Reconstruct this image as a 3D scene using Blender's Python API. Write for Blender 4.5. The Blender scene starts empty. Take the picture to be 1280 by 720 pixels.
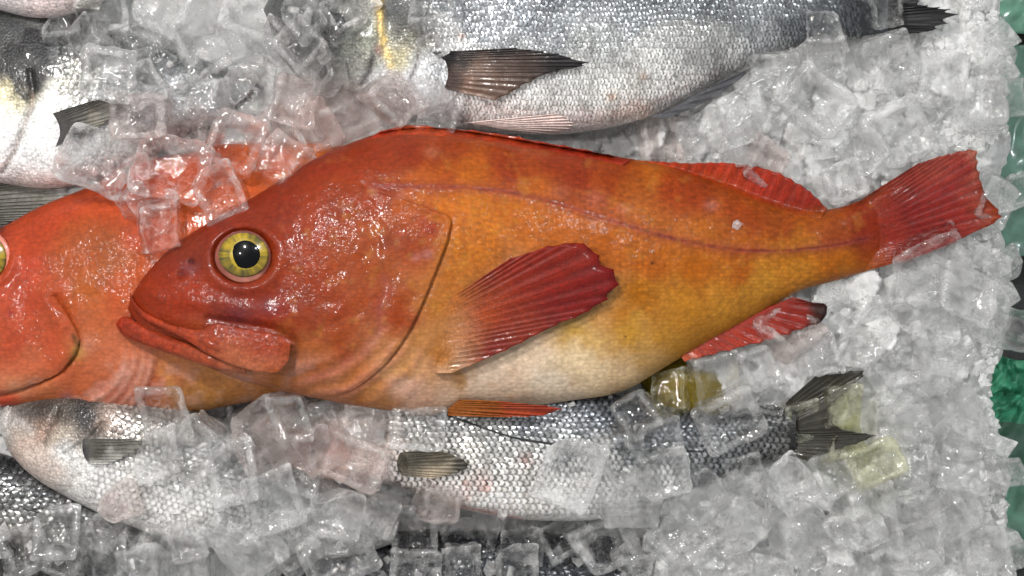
import bpy, math, random
import numpy as np
from mathutils import Vector, Euler

random.seed(7)
RNG = np.random.default_rng(7)
SC = bpy.context.scene
COL = SC.collection

# ------------------------------------------------------------------ camera, light, exposure
H = 1.2            # camera height over the bed
S = 0.0006         # metres per photograph pixel on the plane z = 0
cam_d = bpy.data.cameras.new('camera')
cam_d.sensor_width = 36.0
cam_d.lens = 36.0 * H / (1280 * S)
cam_d.clip_start = 0.05
cam_d.clip_end = 50
cam = bpy.data.objects.new('camera', cam_d)
cam.location = (0, 0, H)
COL.objects.link(cam)
SC.camera = cam

world = bpy.data.worlds.new('World')
SC.world = world
world.use_nodes = True
wn = world.node_tree
bg = wn.nodes['Background']
bg.inputs['Color'].default_value = (1.0, 1.0, 0.99, 1)
bg.inputs['Strength'].default_value = 0.56


def lamp(name, loc, target, size, power, col=(1, 1, 1)):
    d = bpy.data.lights.new(name, 'AREA')
    d.shape = 'SQUARE'
    d.size = size
    d.energy = power
    d.color = col
    o = bpy.data.objects.new(name, d)
    o.location = loc
    o.rotation_euler = (Vector(target) - Vector(loc)).to_track_quat('-Z', 'Y').to_euler()
    COL.objects.link(o)
    return o


lamp('stall_lamp', (-0.42, 0.62, 1.25), (-0.15, 0.0, 0.05), 0.12, 17.0, (1.0, 0.97, 0.93))
lamp('stall_lamp', (-0.75, 0.15, 1.35), (-0.2, 0.0, 0.05), 0.07, 8.0, (1.0, 0.97, 0.94))
lamp('stall_lamp', (0.55, 0.75, 1.6), (0.35, 0.0, 0.05), 0.18, 11.0, (0.95, 0.98, 1.0))

SC.view_settings.view_transform = 'Standard'
SC.view_settings.look = 'None'
SC.view_settings.gamma = 1.0
SC.view_settings.use_curve_mapping = False
SC.view_settings.exposure = 0.0
cy = SC.cycles
cy.use_denoising = True
cy.max_bounces = 12
cy.transmission_bounces = 8
cy.transparent_max_bounces = 18
cy.glossy_bounces = 4
cy.diffuse_bounces = 4
cy.use_adaptive_sampling = True
cy.adaptive_threshold = 0.06
cy.adaptive_min_samples = 12
cy.sample_clamp_indirect = 6.0
cy.blur_glossy = 0.4


# ------------------------------------------------------------------ helpers
def W(px, py, z):
    k = S * (H - z) / H
    return np.stack([(px - 640.0) * k, (360.0 - py) * k, z + 0 * px], -1)


def lin(c):
    c = np.asarray(c, float) / 255.0
    return np.where(c <= 0.04045, c / 12.92, ((c + 0.055) / 1.055) ** 2.4)


def sstep(a, b, x):
    t = np.clip((x - a) / (b - a), 0, 1)
    return t * t * (3 - 2 * t)


_lat = {}


def noise(x, y, scale, seed=0):
    if seed not in _lat:
        _lat[seed] = np.random.default_rng(1000 + seed).random((256, 256))
    L = _lat[seed]
    x = np.asarray(x, float) / scale + 100.0
    y = np.asarray(y, float) / scale + 100.0
    xi = np.floor(x).astype(int)
    yi = np.floor(y).astype(int)
    fx = x - xi
    fy = y - yi
    fx = fx * fx * (3 - 2 * fx)
    fy = fy * fy * (3 - 2 * fy)
    a = L[xi % 256, yi % 256]
    b = L[(xi + 1) % 256, yi % 256]
    c = L[xi % 256, (yi + 1) % 256]
    d = L[(xi + 1) % 256, (yi + 1) % 256]
    return (a * (1 - fx) + b * fx) * (1 - fy) + (c * (1 - fx) + d * fx) * fy - 0.5


def fbm(x, y, scale, octv=4, seed=0):
    r = 0
    a = 1.0
    for i in range(octv):
        r = r + a * noise(x, y, scale, seed + i)
        a *= 0.5
        scale *= 0.5
    return r


def curve(pts, x):
    """smooth curve through points sorted by x"""
    p = np.asarray(pts, float)
    X, Y = p[:, 0], p[:, 1]
    m = np.gradient(Y, X)
    x = np.clip(x, X[0], X[-1])
    i = np.clip(np.searchsorted(X, x) - 1, 0, len(X) - 2)
    h = X[i + 1] - X[i]
    t = (x - X[i]) / h
    return ((2 * t**3 - 3 * t**2 + 1) * Y[i] + (t**3 - 2 * t**2 + t) * h * m[i]
            + (-2 * t**3 + 3 * t**2) * Y[i + 1] + (t**3 - t**2) * h * m[i + 1])


def along(pts, n):
    """n points evenly spread along a smooth polyline"""
    p = np.asarray(pts, float)
    d = np.r_[0, np.cumsum(np.hypot(*np.diff(p, axis=0).T))]
    t = np.linspace(0, d[-1], n)
    return np.stack([curve(np.stack([d, p[:, k]], -1), t) for k in range(2)], -1)


def dist_poly(px, py, pts):
    """distance to a polyline"""
    best = np.full(np.shape(px), 1e9)
    p = np.asarray(pts, float)
    for (x0, y0), (x1, y1) in zip(p[:-1], p[1:]):
        dx, dy = x1 - x0, y1 - y0
        t = np.clip(((px - x0) * dx + (py - y0) * dy) / (dx * dx + dy * dy + 1e-9), 0, 1)
        best = np.minimum(best, np.hypot(px - x0 - t * dx, py - y0 - t * dy))
    return best


def painter(pts, noise_amt=0.06, seed=0, power=1.7, eps=120.0, dim=1.0):
    """colour of the skin from spots (x, y, r, g, b) blended smoothly"""
    a = np.asarray(pts, float)
    c = lin(a[:, 2:5]) * dim * (.82 if dim < 1 else 1)
    if dim < 1:
        cream = sstep(.35, .62, c[:, 2] / (c[:, 1] + 1e-4)) * sstep(.12, .25, c[:, 1])
        k = np.stack([1.0 + .06 * cream, .885 + .10 * cream, .68 + .26 * cream], -1)
        c = np.clip(c * k - np.array([0, .004, .005]), .003, 1)

    def f(px, py):
        out = np.zeros(np.shape(px) + (3,))
        ws = np.zeros(np.shape(px))
        wx = px + 30 * fbm(px, py, 40, 3, seed + 3)
        wy = py + 30 * fbm(px, py, 40, 3, seed + 13)
        for k in range(len(a)):
            w = 1.0 / ((wx - a[k, 0]) ** 2 + (wy - a[k, 1]) ** 2 + eps) ** power
            ws += w
            out += w[..., None] * c[k]
        out /= ws[..., None]
        n = 1 + noise_amt * 2 * fbm(px, py, 22, 4, seed + 21)
        return out * n[..., None]
    return f


def mk(name, verts, faces, mat=None, parent=None, col=None, flat=None, smooth=True, wet=None):
    """one mesh object; faces: (n,k) array or list of such arrays"""
    if isinstance(faces, np.ndarray):
        faces = [faces]
    me = bpy.data.meshes.new(name)
    verts = np.asarray(verts, np.float32).reshape(-1, 3)
    me.vertices.add(len(verts))
    me.vertices.foreach_set('co', verts.ravel())
    loops = np.concatenate([f.ravel() for f in faces]).astype(np.int32)
    sizes = np.concatenate([np.full(len(f), f.shape[1]) for f in faces]).astype(np.int32)
    me.loops.add(len(loops))
    me.loops.foreach_set('vertex_index', loops)
    me.polygons.add(len(sizes))
    me.polygons.foreach_set('loop_start', np.r_[0, np.cumsum(sizes)[:-1]].astype(np.int32))
    me.polygons.foreach_set('use_smooth', np.full(len(sizes), smooth))
    me.update(calc_edges=True)
    if col is not None:
        at = me.color_attributes.new('Col', 'FLOAT_COLOR', 'POINT')
        c = np.ones((len(verts), 4), np.float32)
        c[:, :3] = np.clip(np.asarray(col).reshape(-1, 3), 0, 1)
        if wet is not None:
            c[:, 3] = np.asarray(wet).ravel()
        at.data.foreach_set('color', c.ravel())
    if flat is not None:
        at = me.attributes.new('Flat', 'FLOAT_VECTOR', 'POINT')
        c = np.zeros((len(verts), 3), np.float32)
        c[:, :2] = np.asarray(flat).reshape(-1, 2)
        at.data.foreach_set('vector', c.ravel())
    me.validate()
    if mat:
        me.materials.append(mat)
    o = bpy.data.objects.new(name, me)
    COL.objects.link(o)
    if parent:
        o.parent = parent
    return o


def empty(name, label, cat, group=None):
    o = bpy.data.objects.new(name, None)
    o.empty_display_size = 0.02
    COL.objects.link(o)
    tag(o, label, cat, group)
    return o


def tag(o, label=None, cat=None, group=None, kind=None):
    if label: o['label'] = label
    if cat: o['category'] = cat
    if group: o['group'] = group
    if kind: o['kind'] = kind
    return o


def grid_faces(n, m, wrap=False, off=0):
    i = np.arange(n - 1)[:, None]
    j = np.arange(m if wrap else m - 1)[None, :]
    j2 = (j + 1) % m
    a = i * m + j
    b = i * m + j2
    c = (i + 1) * m + j2
    d = (i + 1) * m + j
    return np.stack([a, b, c, d], -1).reshape(-1, 4) + off


# ------------------------------------------------------------------ materials
def newmat(name):
    m = bpy.data.materials.new(name)
    m.use_nodes = True
    nt = m.node_tree
    nt.nodes.clear()
    out = nt.nodes.new('ShaderNodeOutputMaterial')
    return m, nt, out


def N(nt, t, **kw):
    n = nt.nodes.new(t)
    for k, v in kw.items():
        if k in n.inputs.keys() or k.replace('_', ' ') in n.inputs.keys():
            n.inputs[k if k in n.inputs.keys() else k.replace('_', ' ')].default_value = v
        else:
            setattr(n, k, v)
    return n


def skin(name, metallic=0.0, rough=0.42, coat=0.6, coat_rough=0.12, cell=0.9, bump=0.25, stretch=(1, 1, 1), mottle=0.25, wet=0.5, sss=0.0, fine=520.0, spec=.5):
    m, nt, out = newmat(name)
    L = nt.links.new
    p = N(nt, 'ShaderNodeBsdfPrincipled')
    L(p.outputs[0], out.inputs[0])
    at = N(nt, 'ShaderNodeAttribute', attribute_name='Col')
    tc = N(nt, 'ShaderNodeTexCoord')
    n1 = N(nt, 'ShaderNodeTexNoise', Scale=fine * 0.5, Detail=4.0, Roughness=0.6)
    L(tc.outputs['Object'], n1.inputs['Vector'])
    mr = N(nt, 'ShaderNodeMapRange')
    mr.inputs['From Min'].default_value = 0.3
    mr.inputs['From Max'].default_value = 0.7
    mr.inputs['To Min'].default_value = 1 - mottle
    mr.inputs['To Max'].default_value = 1 + mottle
    L(n1.outputs['Fac'], mr.inputs['Value'])
    mx = N(nt, 'ShaderNodeMix', data_type='RGBA', blend_type='MULTIPLY')
    mx.inputs['Factor'].default_value = 1.0
    L(at.outputs['Color'], mx.inputs[6])
    L(mr.outputs['Result'], mx.inputs[7])
    mp = N(nt, 'ShaderNodeMapping')
    mp.inputs['Scale'].default_value = stretch
    L(tc.outputs['Object'], mp.inputs['Vector'])
    vo = N(nt, 'ShaderNodeTexVoronoi', Scale=fine * cell, Randomness=0.75)
    L(mp.outputs[0], vo.inputs['Vector'])
    n2 = N(nt, 'ShaderNodeTexNoise', Scale=fine * 1.6, Detail=3.0, Roughness=0.65)
    L(tc.outputs['Object'], n2.inputs['Vector'])
    vr = N(nt, 'ShaderNodeMapRange')
    vr.inputs['From Min'].default_value = 0.0
    vr.inputs['From Max'].default_value = 0.75
    vr.inputs['To Min'].default_value = 1 + mottle * .8
    vr.inputs['To Max'].default_value = 1 - mottle * 1.1
    L(vo.outputs['Distance'], vr.inputs['Value'])
    mx2 = N(nt, 'ShaderNodeMix', data_type='RGBA', blend_type='MULTIPLY')
    mx2.inputs['Factor'].default_value = 1.0
    L(mx.outputs[2], mx2.inputs[6])
    L(vr.outputs['Result'], mx2.inputs[7])
    L(mx2.outputs[2], p.inputs['Base Color'])
    ad = N(nt, 'ShaderNodeMath', operation='MULTIPLY_ADD')
    L(n2.outputs['Fac'], ad.inputs[0])
    ad.inputs[1].default_value = 0.9
    L(vo.outputs['Distance'], ad.inputs[2])
    b = N(nt, 'ShaderNodeBump', Strength=bump, Distance=0.0012)
    L(ad.outputs[0], b.inputs['Height'])
    L(b.outputs[0], p.inputs['Normal'])
    # the wet film has its own rougher relief, in patches
    n3 = N(nt, 'ShaderNodeTexNoise', Scale=430.0, Detail=1.5)
    L(tc.outputs['Object'], n3.inputs['Vector'])
    n4 = N(nt, 'ShaderNodeTexNoise', Scale=26.0, Detail=3.0)
    L(tc.outputs['Object'], n4.inputs['Vector'])
    r4 = N(nt, 'ShaderNodeMapRange')
    r4.inputs['From Min'].default_value = 0.44
    r4.inputs['From Max'].default_value = 0.7
    r4.inputs['To Min'].default_value = 0.15 * wet
    r4.inputs['To Max'].default_value = wet
    L(n4.outputs['Fac'], r4.inputs['Value'])
    b2 = N(nt, 'ShaderNodeBump', Distance=0.0015)
    L(r4.outputs['Result'], b2.inputs['Strength'])
    L(n3.outputs['Fac'], b2.inputs['Height'])
    L(b2.outputs[0], p.inputs['Coat Normal'])
    p.inputs['Metallic'].default_value = metallic
    p.inputs['Roughness'].default_value = rough
    cw = N(nt, 'ShaderNodeMath', operation='MULTIPLY')
    L(at.outputs['Alpha'], cw.inputs[0])
    cw.inputs[1].default_value = coat
    L(cw.outputs[0], p.inputs['Coat Weight'])
    p.inputs['Coat Roughness'].default_value = coat_rough
    p.inputs['Coat IOR'].default_value = 1.4
    p.inputs['Specular IOR Level'].default_value = spec
    if sss:
        p.inputs['Subsurface Weight'].default_value = sss
        p.inputs['Subsurface Radius'].default_value = (0.006, 0.003, 0.002)
        p.inputs['Subsurface Scale'].default_value = 1.0
    return m


M_RED = skin('red_fish_skin', rough=0.5, coat=0.5, coat_rough=0.12, bump=0.24, mottle=0.15, wet=1.0, cell=.62, stretch=(.8, 1.15, 1), spec=.1)
M_REDLIP = skin('red_fish_lip', rough=0.5, spec=.1, coat=0.4, coat_rough=0.12, bump=0.3, mottle=0.2, wet=0.8, cell=.7)
M_FIN = skin('red_fin', rough=0.45, spec=.12, coat=0.3, coat_rough=0.15, bump=0.15, mottle=0.2, wet=0.4)
M_SILVER = skin('silver_skin', metallic=0.3, rough=0.4, coat=0.32, spec=.35, coat_rough=0.12, bump=0.35, mottle=0.3, wet=0.6)
M_SCALE = skin('silver_scale', metallic=0.4, rough=0.27, coat=0.6, coat_rough=0.08, bump=0.1, mottle=0.15, wet=0.3)
M_GREYFIN = skin('grey_fin', rough=0.45, spec=.2, coat=0.35, coat_rough=0.12, bump=0.1, mottle=0.2, wet=0.4)
M_EYE = skin('eye_wet', rough=0.25, coat=1.0, coat_rough=0.03, bump=0.02, mottle=0.12, wet=0.0)
M_PUPIL = skin('pupil_wet', rough=0.3, spec=.05, coat=0.35, coat_rough=0.02, bump=0.0, mottle=0.0, wet=0.0)
M_LEMON = skin('lemon_peel', rough=0.6, spec=.2, coat=0.2, coat_rough=0.1, bump=0.4, mottle=0.1, wet=0.1, cell=0.5)
M_PLASTIC = skin('green_plastic', rough=0.3, coat=0.5, coat_rough=0.06, bump=0.05, mottle=0.12, wet=0.1, fine=120)
M_DARK = skin('dark_cloth', rough=0.7, coat=0.1, bump=0.3, mottle=0.3, wet=0.1)


def ice_mat(name, tint=(1, 1, 1), frost=0.1, frost_max=0.45, clear=0.4, white=(0.94, 0.94, 0.935), scale=60.0, bump=0.24, rough=0.03, crack=.3, unit=.033, edge=.4):
    m, nt, out = newmat(name)
    L = nt.links.new
    tc = N(nt, 'ShaderNodeTexCoord')
    oi = N(nt, 'ShaderNodeObjectInfo')
    mp = N(nt, 'ShaderNodeVectorMath', operation='MULTIPLY_ADD')
    cmb = N(nt, 'ShaderNodeCombineXYZ')
    for k in range(3):
        L(oi.outputs['Random'], cmb.inputs[k])
    mp.inputs[1].default_value = (3.0, 3.0, 3.0)
    L(cmb.outputs[0], mp.inputs[0])
    un = N(nt, 'ShaderNodeVectorMath', operation='SCALE')
    un.inputs['Scale'].default_value = unit
    L(tc.outputs['Object'], un.inputs[0])
    L(un.outputs[0], mp.inputs[2])
    g = N(nt, 'ShaderNodeBsdfGlass', Roughness=rough * .5, IOR=1.24)
    g.inputs['Color'].default_value = (*tint, 1)
    tr = N(nt, 'ShaderNodeBsdfTransparent')
    tr.inputs['Color'].default_value = (*[0.985 * t for t in tint], 1)
    m0 = N(nt, 'ShaderNodeMixShader')
    m0.inputs[0].default_value = clear
    L(g.outputs[0], m0.inputs[1])
    L(tr.outputs[0], m0.inputs[2])
    gl = N(nt, 'ShaderNodeBsdfGlossy', Roughness=rough)
    lw = N(nt, 'ShaderNodeLayerWeight', Blend=0.5)
    pw = N(nt, 'ShaderNodeMath', operation='POWER')
    L(lw.outputs['Facing'], pw.inputs[0])
    pw.inputs[1].default_value = 3.5
    fr = N(nt, 'ShaderNodeMath', operation='MULTIPLY_ADD')
    L(pw.outputs[0], fr.inputs[0])
    fr.inputs[1].default_value = 0.75
    fr.inputs[2].default_value = 0.05
    m1 = N(nt, 'ShaderNodeMixShader')
    L(fr.outputs[0], m1.inputs[0])
    L(m0.outputs[0], m1.inputs[1])
    L(gl.outputs[0], m1.inputs[2])
    df = N(nt, 'ShaderNodeBsdfDiffuse')
    df.inputs['Color'].default_value = (*[w * t for w, t in zip(white, tint)], 1)
    tl = N(nt, 'ShaderNodeBsdfTranslucent')
    tl.inputs['Color'].default_value = (*[w * t for w, t in zip(white, tint)], 1)
    m2 = N(nt, 'ShaderNodeMixShader')
    m2.inputs[0].default_value = 0.5
    L(df.outputs[0], m2.inputs[1])
    L(tl.outputs[0], m2.inputs[2])
    n = N(nt, 'ShaderNodeTexNoise', Scale=scale, Detail=6.0, Roughness=0.65)
    L(mp.outputs[0], n.inputs['Vector'])
    mr = N(nt, 'ShaderNodeMapRange')
    mr.inputs['From Min'].default_value = 0.50
    mr.inputs['From Max'].default_value = 0.66
    mr.inputs['To Min'].default_value = frost
    mr.inputs['To Max'].default_value = frost_max
    L(n.outputs['Fac'], mr.inputs['Value'])
    # crack planes inside the ice show as thin pale lines
    nd = N(nt, 'ShaderNodeTexNoise', Scale=70.0, Detail=3.0)
    L(mp.outputs[0], nd.inputs['Vector'])
    vm = N(nt, 'ShaderNodeVectorMath', operation='MULTIPLY_ADD')
    vm.inputs[1].default_value = (.03, .03, .03)
    L(nd.outputs['Color'], vm.inputs[0])
    L(mp.outputs[0], vm.inputs[2])
    ck = N(nt, 'ShaderNodeTexVoronoi', feature='DISTANCE_TO_EDGE', Scale=48.0)
    L(vm.outputs[0], ck.inputs['Vector'])
    cr = N(nt, 'ShaderNodeMapRange')
    cr.inputs['From Min'].default_value = 0.0
    cr.inputs['From Max'].default_value = 0.035
    cr.inputs['To Min'].default_value = crack
    cr.inputs['To Max'].default_value = 0.0
    L(ck.outputs['Distance'], cr.inputs['Value'])
    cm = N(nt, 'ShaderNodeMath', operation='MULTIPLY')
    L(cr.outputs['Result'], cm.inputs[0])
    L(nd.outputs['Fac'], cm.inputs[1])
    ge = N(nt, 'ShaderNodeNewGeometry')
    er = N(nt, 'ShaderNodeMapRange')
    er.inputs['From Min'].default_value = 0.52
    er.inputs['From Max'].default_value = 0.60
    er.inputs['To Min'].default_value = 0.0
    er.inputs['To Max'].default_value = edge
    L(ge.outputs['Pointiness'], er.inputs['Value'])
    ea = N(nt, 'ShaderNodeMath', operation='ADD')
    L(er.outputs['Result'], ea.inputs[0])
    L(mr.outputs['Result'], ea.inputs[1])
    sm = N(nt, 'ShaderNodeMath', operation='ADD', use_clamp=True)
    L(ea.outputs[0], sm.inputs[0])
    L(cm.outputs[0], sm.inputs[1])
    m3 = N(nt, 'ShaderNodeMixShader')
    L(sm.outputs[0], m3.inputs[0])
    L(m1.outputs[0], m3.inputs[1])
    L(m2.outputs[0], m3.inputs[2])
    n2 = N(nt, 'ShaderNodeTexNoise', Scale=150.0, Detail=4.0, Roughness=.6)
    L(mp.outputs[0], n2.inputs['Vector'])
    n3 = N(nt, 'ShaderNodeTexVoronoi', Scale=210.0)
    L(mp.outputs[0], n3.inputs['Vector'])
    ad = N(nt, 'ShaderNodeMath', operation='MULTIPLY_ADD')
    L(n3.outputs['Distance'], ad.inputs[0])
    ad.inputs[1].default_value = 0.35
    L(n2.outputs['Fac'], ad.inputs[2])
    b = N(nt, 'ShaderNodeBump', Strength=bump, Distance=0.006)
    L(ad.outputs[0], b.inputs['Height'])
    for s in (g, df, gl, lw):
        L(b.outputs[0], s.inputs['Normal'])
    L(m3.outputs[0], out.inputs[0])
    return m


ICE = {
    'c': ice_mat('clear_ice', (1, 1, 1), 0.0, 0.12, 0.6),
    'f': ice_mat('frosted_ice', (1, 1, 1), 0.02, 0.32, 0.58),
    'p': ice_mat('pink_ice', (1, 0.955, 0.945), 0.01, 0.2, 0.6),
    'y': ice_mat('yellow_ice', (0.97, 0.97, 0.84), 0.02, 0.24, 0.6),
}
M_BED = ice_mat('packed_ice', (1, 1, 1), 0.72, 0.97, 0.6, white=(0.97, 0.97, 0.965), scale=45.0, bump=0.3, rough=0.06, unit=1.0, edge=.15)
M_SHARD = ice_mat('ice_chips', (1, 1, 1), 0.15, 0.6, 0.65, bump=0.3, unit=1.0, edge=.15)
M_LUMP = ice_mat('melting_ice', (1, 1, 1), 0.12, 0.6, 0.6, white=(.94, .945, .94), bump=0.25, unit=1.0, edge=.15)


# ------------------------------------------------------------------ fish bodies
class Body:
    def __init__(self, top, bot, z0, T, theta=0.0, pivot=(640, 360), pw=2.1, detail=None, slope=0.0, under=0.5, tpow=0.7, tail=0.0):
        self.c, self.s = math.cos(math.radians(theta)), math.sin(math.radians(theta))
        self.pv = pivot
        tp = np.array([self.uv(x, y) for x, y in top])
        bp = np.array([self.uv(x, y) for x, y in bot])
        self.top, self.bot = tp[np.argsort(tp[:, 0])], bp[np.argsort(bp[:, 0])]
        self.u0 = max(self.top[0, 0], self.bot[0, 0])
        self.u1 = min(self.top[-1, 0], self.bot[-1, 0])
        self.z0, self.T, self.pw, self.detail, self.slope, self.under, self.tpow = z0, T, pw, detail, slope, under, tpow
        uu = np.linspace(self.u0, self.u1, 200)
        a, b = self.tb(uu)
        self.hm = ((b - a) / 2).max()
        self.tail = tail

    def uv(self, px, py):
        dx, dy = px - self.pv[0], py - self.pv[1]
        return self.c * dx + self.s * dy, -self.s * dx + self.c * dy

    def xy(self, u, v):
        return self.pv[0] + self.c * u - self.s * v, self.pv[1] + self.s * u + self.c * v

    def tb(self, u):
        return curve(self.top, u), curve(self.bot, u)

    def axis_z(self, u):
        return self.z0 + self.slope * (u - self.u0)

    def zt(self, u, w, px, py):
        a, b = self.tb(u)
        half = np.maximum((b - a) / 2, 0)
        th = self.T * (half / self.hm + 1e-6) ** self.tpow
        if self.tail:
            th = th * (1 - .9 * sstep(self.u1 - self.tail, self.u1, u))
        w = np.clip(np.abs(w), 0, 1)
        base = (1 - w ** self.pw)
        k = np.maximum(base, 0) ** (1 / self.pw)
        z = self.axis_z(u) + th * k
        if self.detail is not None:
            z = z + self.detail(px, py) * sstep(0.0, 0.35, k)
        return z

    def z(self, px, py, fill=None):
        px = np.asarray(px, float)
        py = np.asarray(py, float)
        u, v = self.uv(px, py)
        uc = np.clip(u, self.u0, self.u1)
        a, b = self.tb(uc)
        half = np.maximum((b - a) / 2, 1e-3)
        w = (v - (a + b) / 2) / half
        z = self.zt(uc, w, px, py)
        bad = (np.abs(w) > 1) | (u < self.u0) | (u > self.u1)
        if fill is None:
            return z
        return np.where(bad, fill, z)

    def build(self, name, mat, parent, paint, nx=300, ny=90, wet=None):
        t = np.linspace(0, 1, nx)
        t = 0.5 * t + 0.5 * (0.5 - 0.5 * np.cos(np.pi * t))
        u = self.u0 + (self.u1 - self.u0) * t
        w = np.sin(np.linspace(-math.pi / 2, math.pi / 2, ny))
        U, Wv = np.meshgrid(u, w, indexing='ij')
        a, b = self.tb(U)
        half = np.maximum((b - a) / 2, 0.2)
        V = (a + b) / 2 + Wv * half
        PX, PY = self.xy(U, V)
        Z = self.zt(U, Wv, PX, PY)
        up = W(PX, PY, Z)
        nb = max(ny // 3, 8)
        wb = np.sin(np.linspace(math.pi / 2, -math.pi / 2, nb))[1:-1]
        U2, W2 = np.meshgrid(u, wb, indexing='ij')
        a, b = self.tb(U2)
        half2 = np.maximum((b - a) / 2, 0.2)
        V2 = (a + b) / 2 + W2 * half2
        PX2, PY2 = self.xy(U2, V2)
        zc = self.axis_z(U2)
        k = np.maximum(1 - np.abs(W2) ** 2, 0) ** 0.5
        Z2 = zc - self.T * self.under * (half2 / self.hm) ** self.tpow * k
        lo = W(PX2, PY2, zc)
        lo[..., 2] = Z2
        V_ = np.concatenate([up, lo], 1)
        m = V_.shape[1]
        PXA = np.concatenate([PX, PX2], 1)
        PYA = np.concatenate([PY, PY2], 1)
        f = grid_faces(nx, m, wrap=True)
        caps = [np.arange(m)[None, :], (np.arange(m)[::-1] + (nx - 1) * m)[None, :]]
        return mk(name, V_.reshape(-1, 3), [f] + caps, mat, parent, paint(PXA, PYA), np.stack([PXA, PYA], -1) * 0.01, wet=None if wet is None else wet(PXA, PYA))


def strip(name, A, B, zf, thick, mat, parent, paint, n=40, m=12, prof=2.0, base=0.0, taper=True):
    """a fleshy piece between two edge lines, inflated by thick over the surface zf"""
    a, b = along(A, n), along(B, n)
    t = (np.sin(np.linspace(-math.pi / 2, math.pi / 2, m)) + 1) / 2
    P = a[:, None, :] * (1 - t[None, :, None]) + b[:, None, :] * t[None, :, None]
    w = np.abs(2 * t - 1)[None, :]
    k = np.maximum(1 - w ** prof, 0) ** (1 / prof)
    e = np.linspace(0, 1, n)[:, None]
    if taper:
        k = k * np.clip(np.minimum(e, 1 - e) * 8, 0.05, 1) ** 0.5
    z = zf(P[..., 0], P[..., 1]) + base + thick * k
    up = W(P[..., 0], P[..., 1], z)
    lo = up.copy()
    lo[..., 2] -= thick * k * 1.4 + 0.0006
    V = np.concatenate([up, lo[:, ::-1][:, 1:-1]], 1)
    M = V.shape[1]
    PX = np.concatenate([P, P[:, ::-1][:, 1:-1]], 1)
    f = grid_faces(n, M, wrap=True)
    caps = [np.arange(M)[None, :], (np.arange(M)[::-1] + (n - 1) * M)[None, :]]
    return mk(name, V.reshape(-1, 3), [f] + caps, mat, parent, paint(PX[..., 0], PX[..., 1]), PX * 0.01)


def fin(name, base, tip, zf, parent, mat, paint, rays=14, ray_paint=None, ragged=0.05, corr=0.0009, thick=0.0012, mlen=16, seed=1, ray_w=2.2, bend=0.0, ray_h=0.0005):
    """fin membrane from a base line to a tip line, with its rays as pieces of their own"""
    rg = np.random.default_rng(seed)
    sub = 6
    n = (rays - 1) * sub + 1
    b0, t0 = along(base, n), along(tip, n)
    rag = np.interp(np.arange(n), np.arange(0, n, 3), 1 - ragged * rg.random(len(np.arange(0, n, 3))))
    sagg = 1 - ragged * 0.8 * np.abs(np.sin(np.arange(n) / sub * math.pi))
    ext = rag * sagg
    s = np.linspace(0, 1, mlen)
    P = b0[:, None, :] + (t0 - b0)[:, None, :] * (s[None, :, None] * ext[:, None, None])
    d = t0 - b0
    nrm = np.stack([-d[:, 1], d[:, 0]], -1) / (np.hypot(d[:, 0], d[:, 1])[:, None] + 1e-6)
    ln = np.hypot(d[:, 0], d[:, 1])
    P = P + nrm[:, None, :] * (bend * ln[:, None] * (s * (1 - s))[None, :])[..., None]
    ph = np.arange(n) / sub * 2 * math.pi
    cz = .5 * corr * np.cos(ph)[:, None] * (0.05 + 0.95 * sstep(.1, .6, s)[None, :]) + 0.0006 * fbm(P[..., 0], P[..., 1], 18, 2, seed)
    z = zf(P[..., 0], P[..., 1], s[None, :]) + cz
    up = W(P[..., 0], P[..., 1], z)
    lo = up.copy()
    lo[..., 2] -= thick * (1 - 0.7 * s)[None, :]
    V = np.concatenate([up, lo[:, ::-1]], 1)
    M = V.shape[1]
    PP = np.concatenate([P, P[:, ::-1]], 1)
    ss = np.concatenate([s, s[::-1]])[None, :] + 0 * PP[..., 0]
    rayness = np.concatenate([np.cos(ph)[:, None] + 0 * s[None, :]] * 2, 1)
    c = paint(PP[..., 0], PP[..., 1]) * (1 + 0.2 * rayness * sstep(.05, .5, ss))[..., None]
    f = grid_faces(n, M, wrap=True)
    caps = [np.arange(M)[None, :], (np.arange(M)[::-1] + (n - 1) * M)[None, :]]
    o = mk(name, V.reshape(-1, 3), [f] + caps, mat, parent, c, PP * 0.01)
    rp = ray_paint or (lambda x, y: paint(x, y) * 1.06)
    for r in range(rays):
        i = r * sub
        pr = P[i]
        q = len(s)
        wd = ray_w * (1 - 0.6 * s) * (.35 + .65 * sstep(0, .3, s))
        nn = nrm[i]
        cc = np.array([[-1, 0], [-0.5, 0.8], [0.5, 0.8], [1, 0], [0, -0.5]])
        X = pr[:, None, :] + nn[None, None, :] * (wd[:, None] * cc[None, :, 0] * 0.5)[..., None]
        Z = z[i][:, None] + ray_h * ((1 - 0.6 * s) * (.1 + .9 * sstep(.05, .4, s)))[:, None] * cc[None, :, 1]
        V = W(X[..., 0], X[..., 1], Z)
        ff = grid_faces(q, 5, wrap=True)
        mk('fin_ray', V.reshape(-1, 3), [ff, np.arange(5)[None, :], (np.arange(5)[::-1] + (q - 1) * 5)[None, :]], mat, o, rp(X[..., 0], X[..., 1]))
    return o


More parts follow.
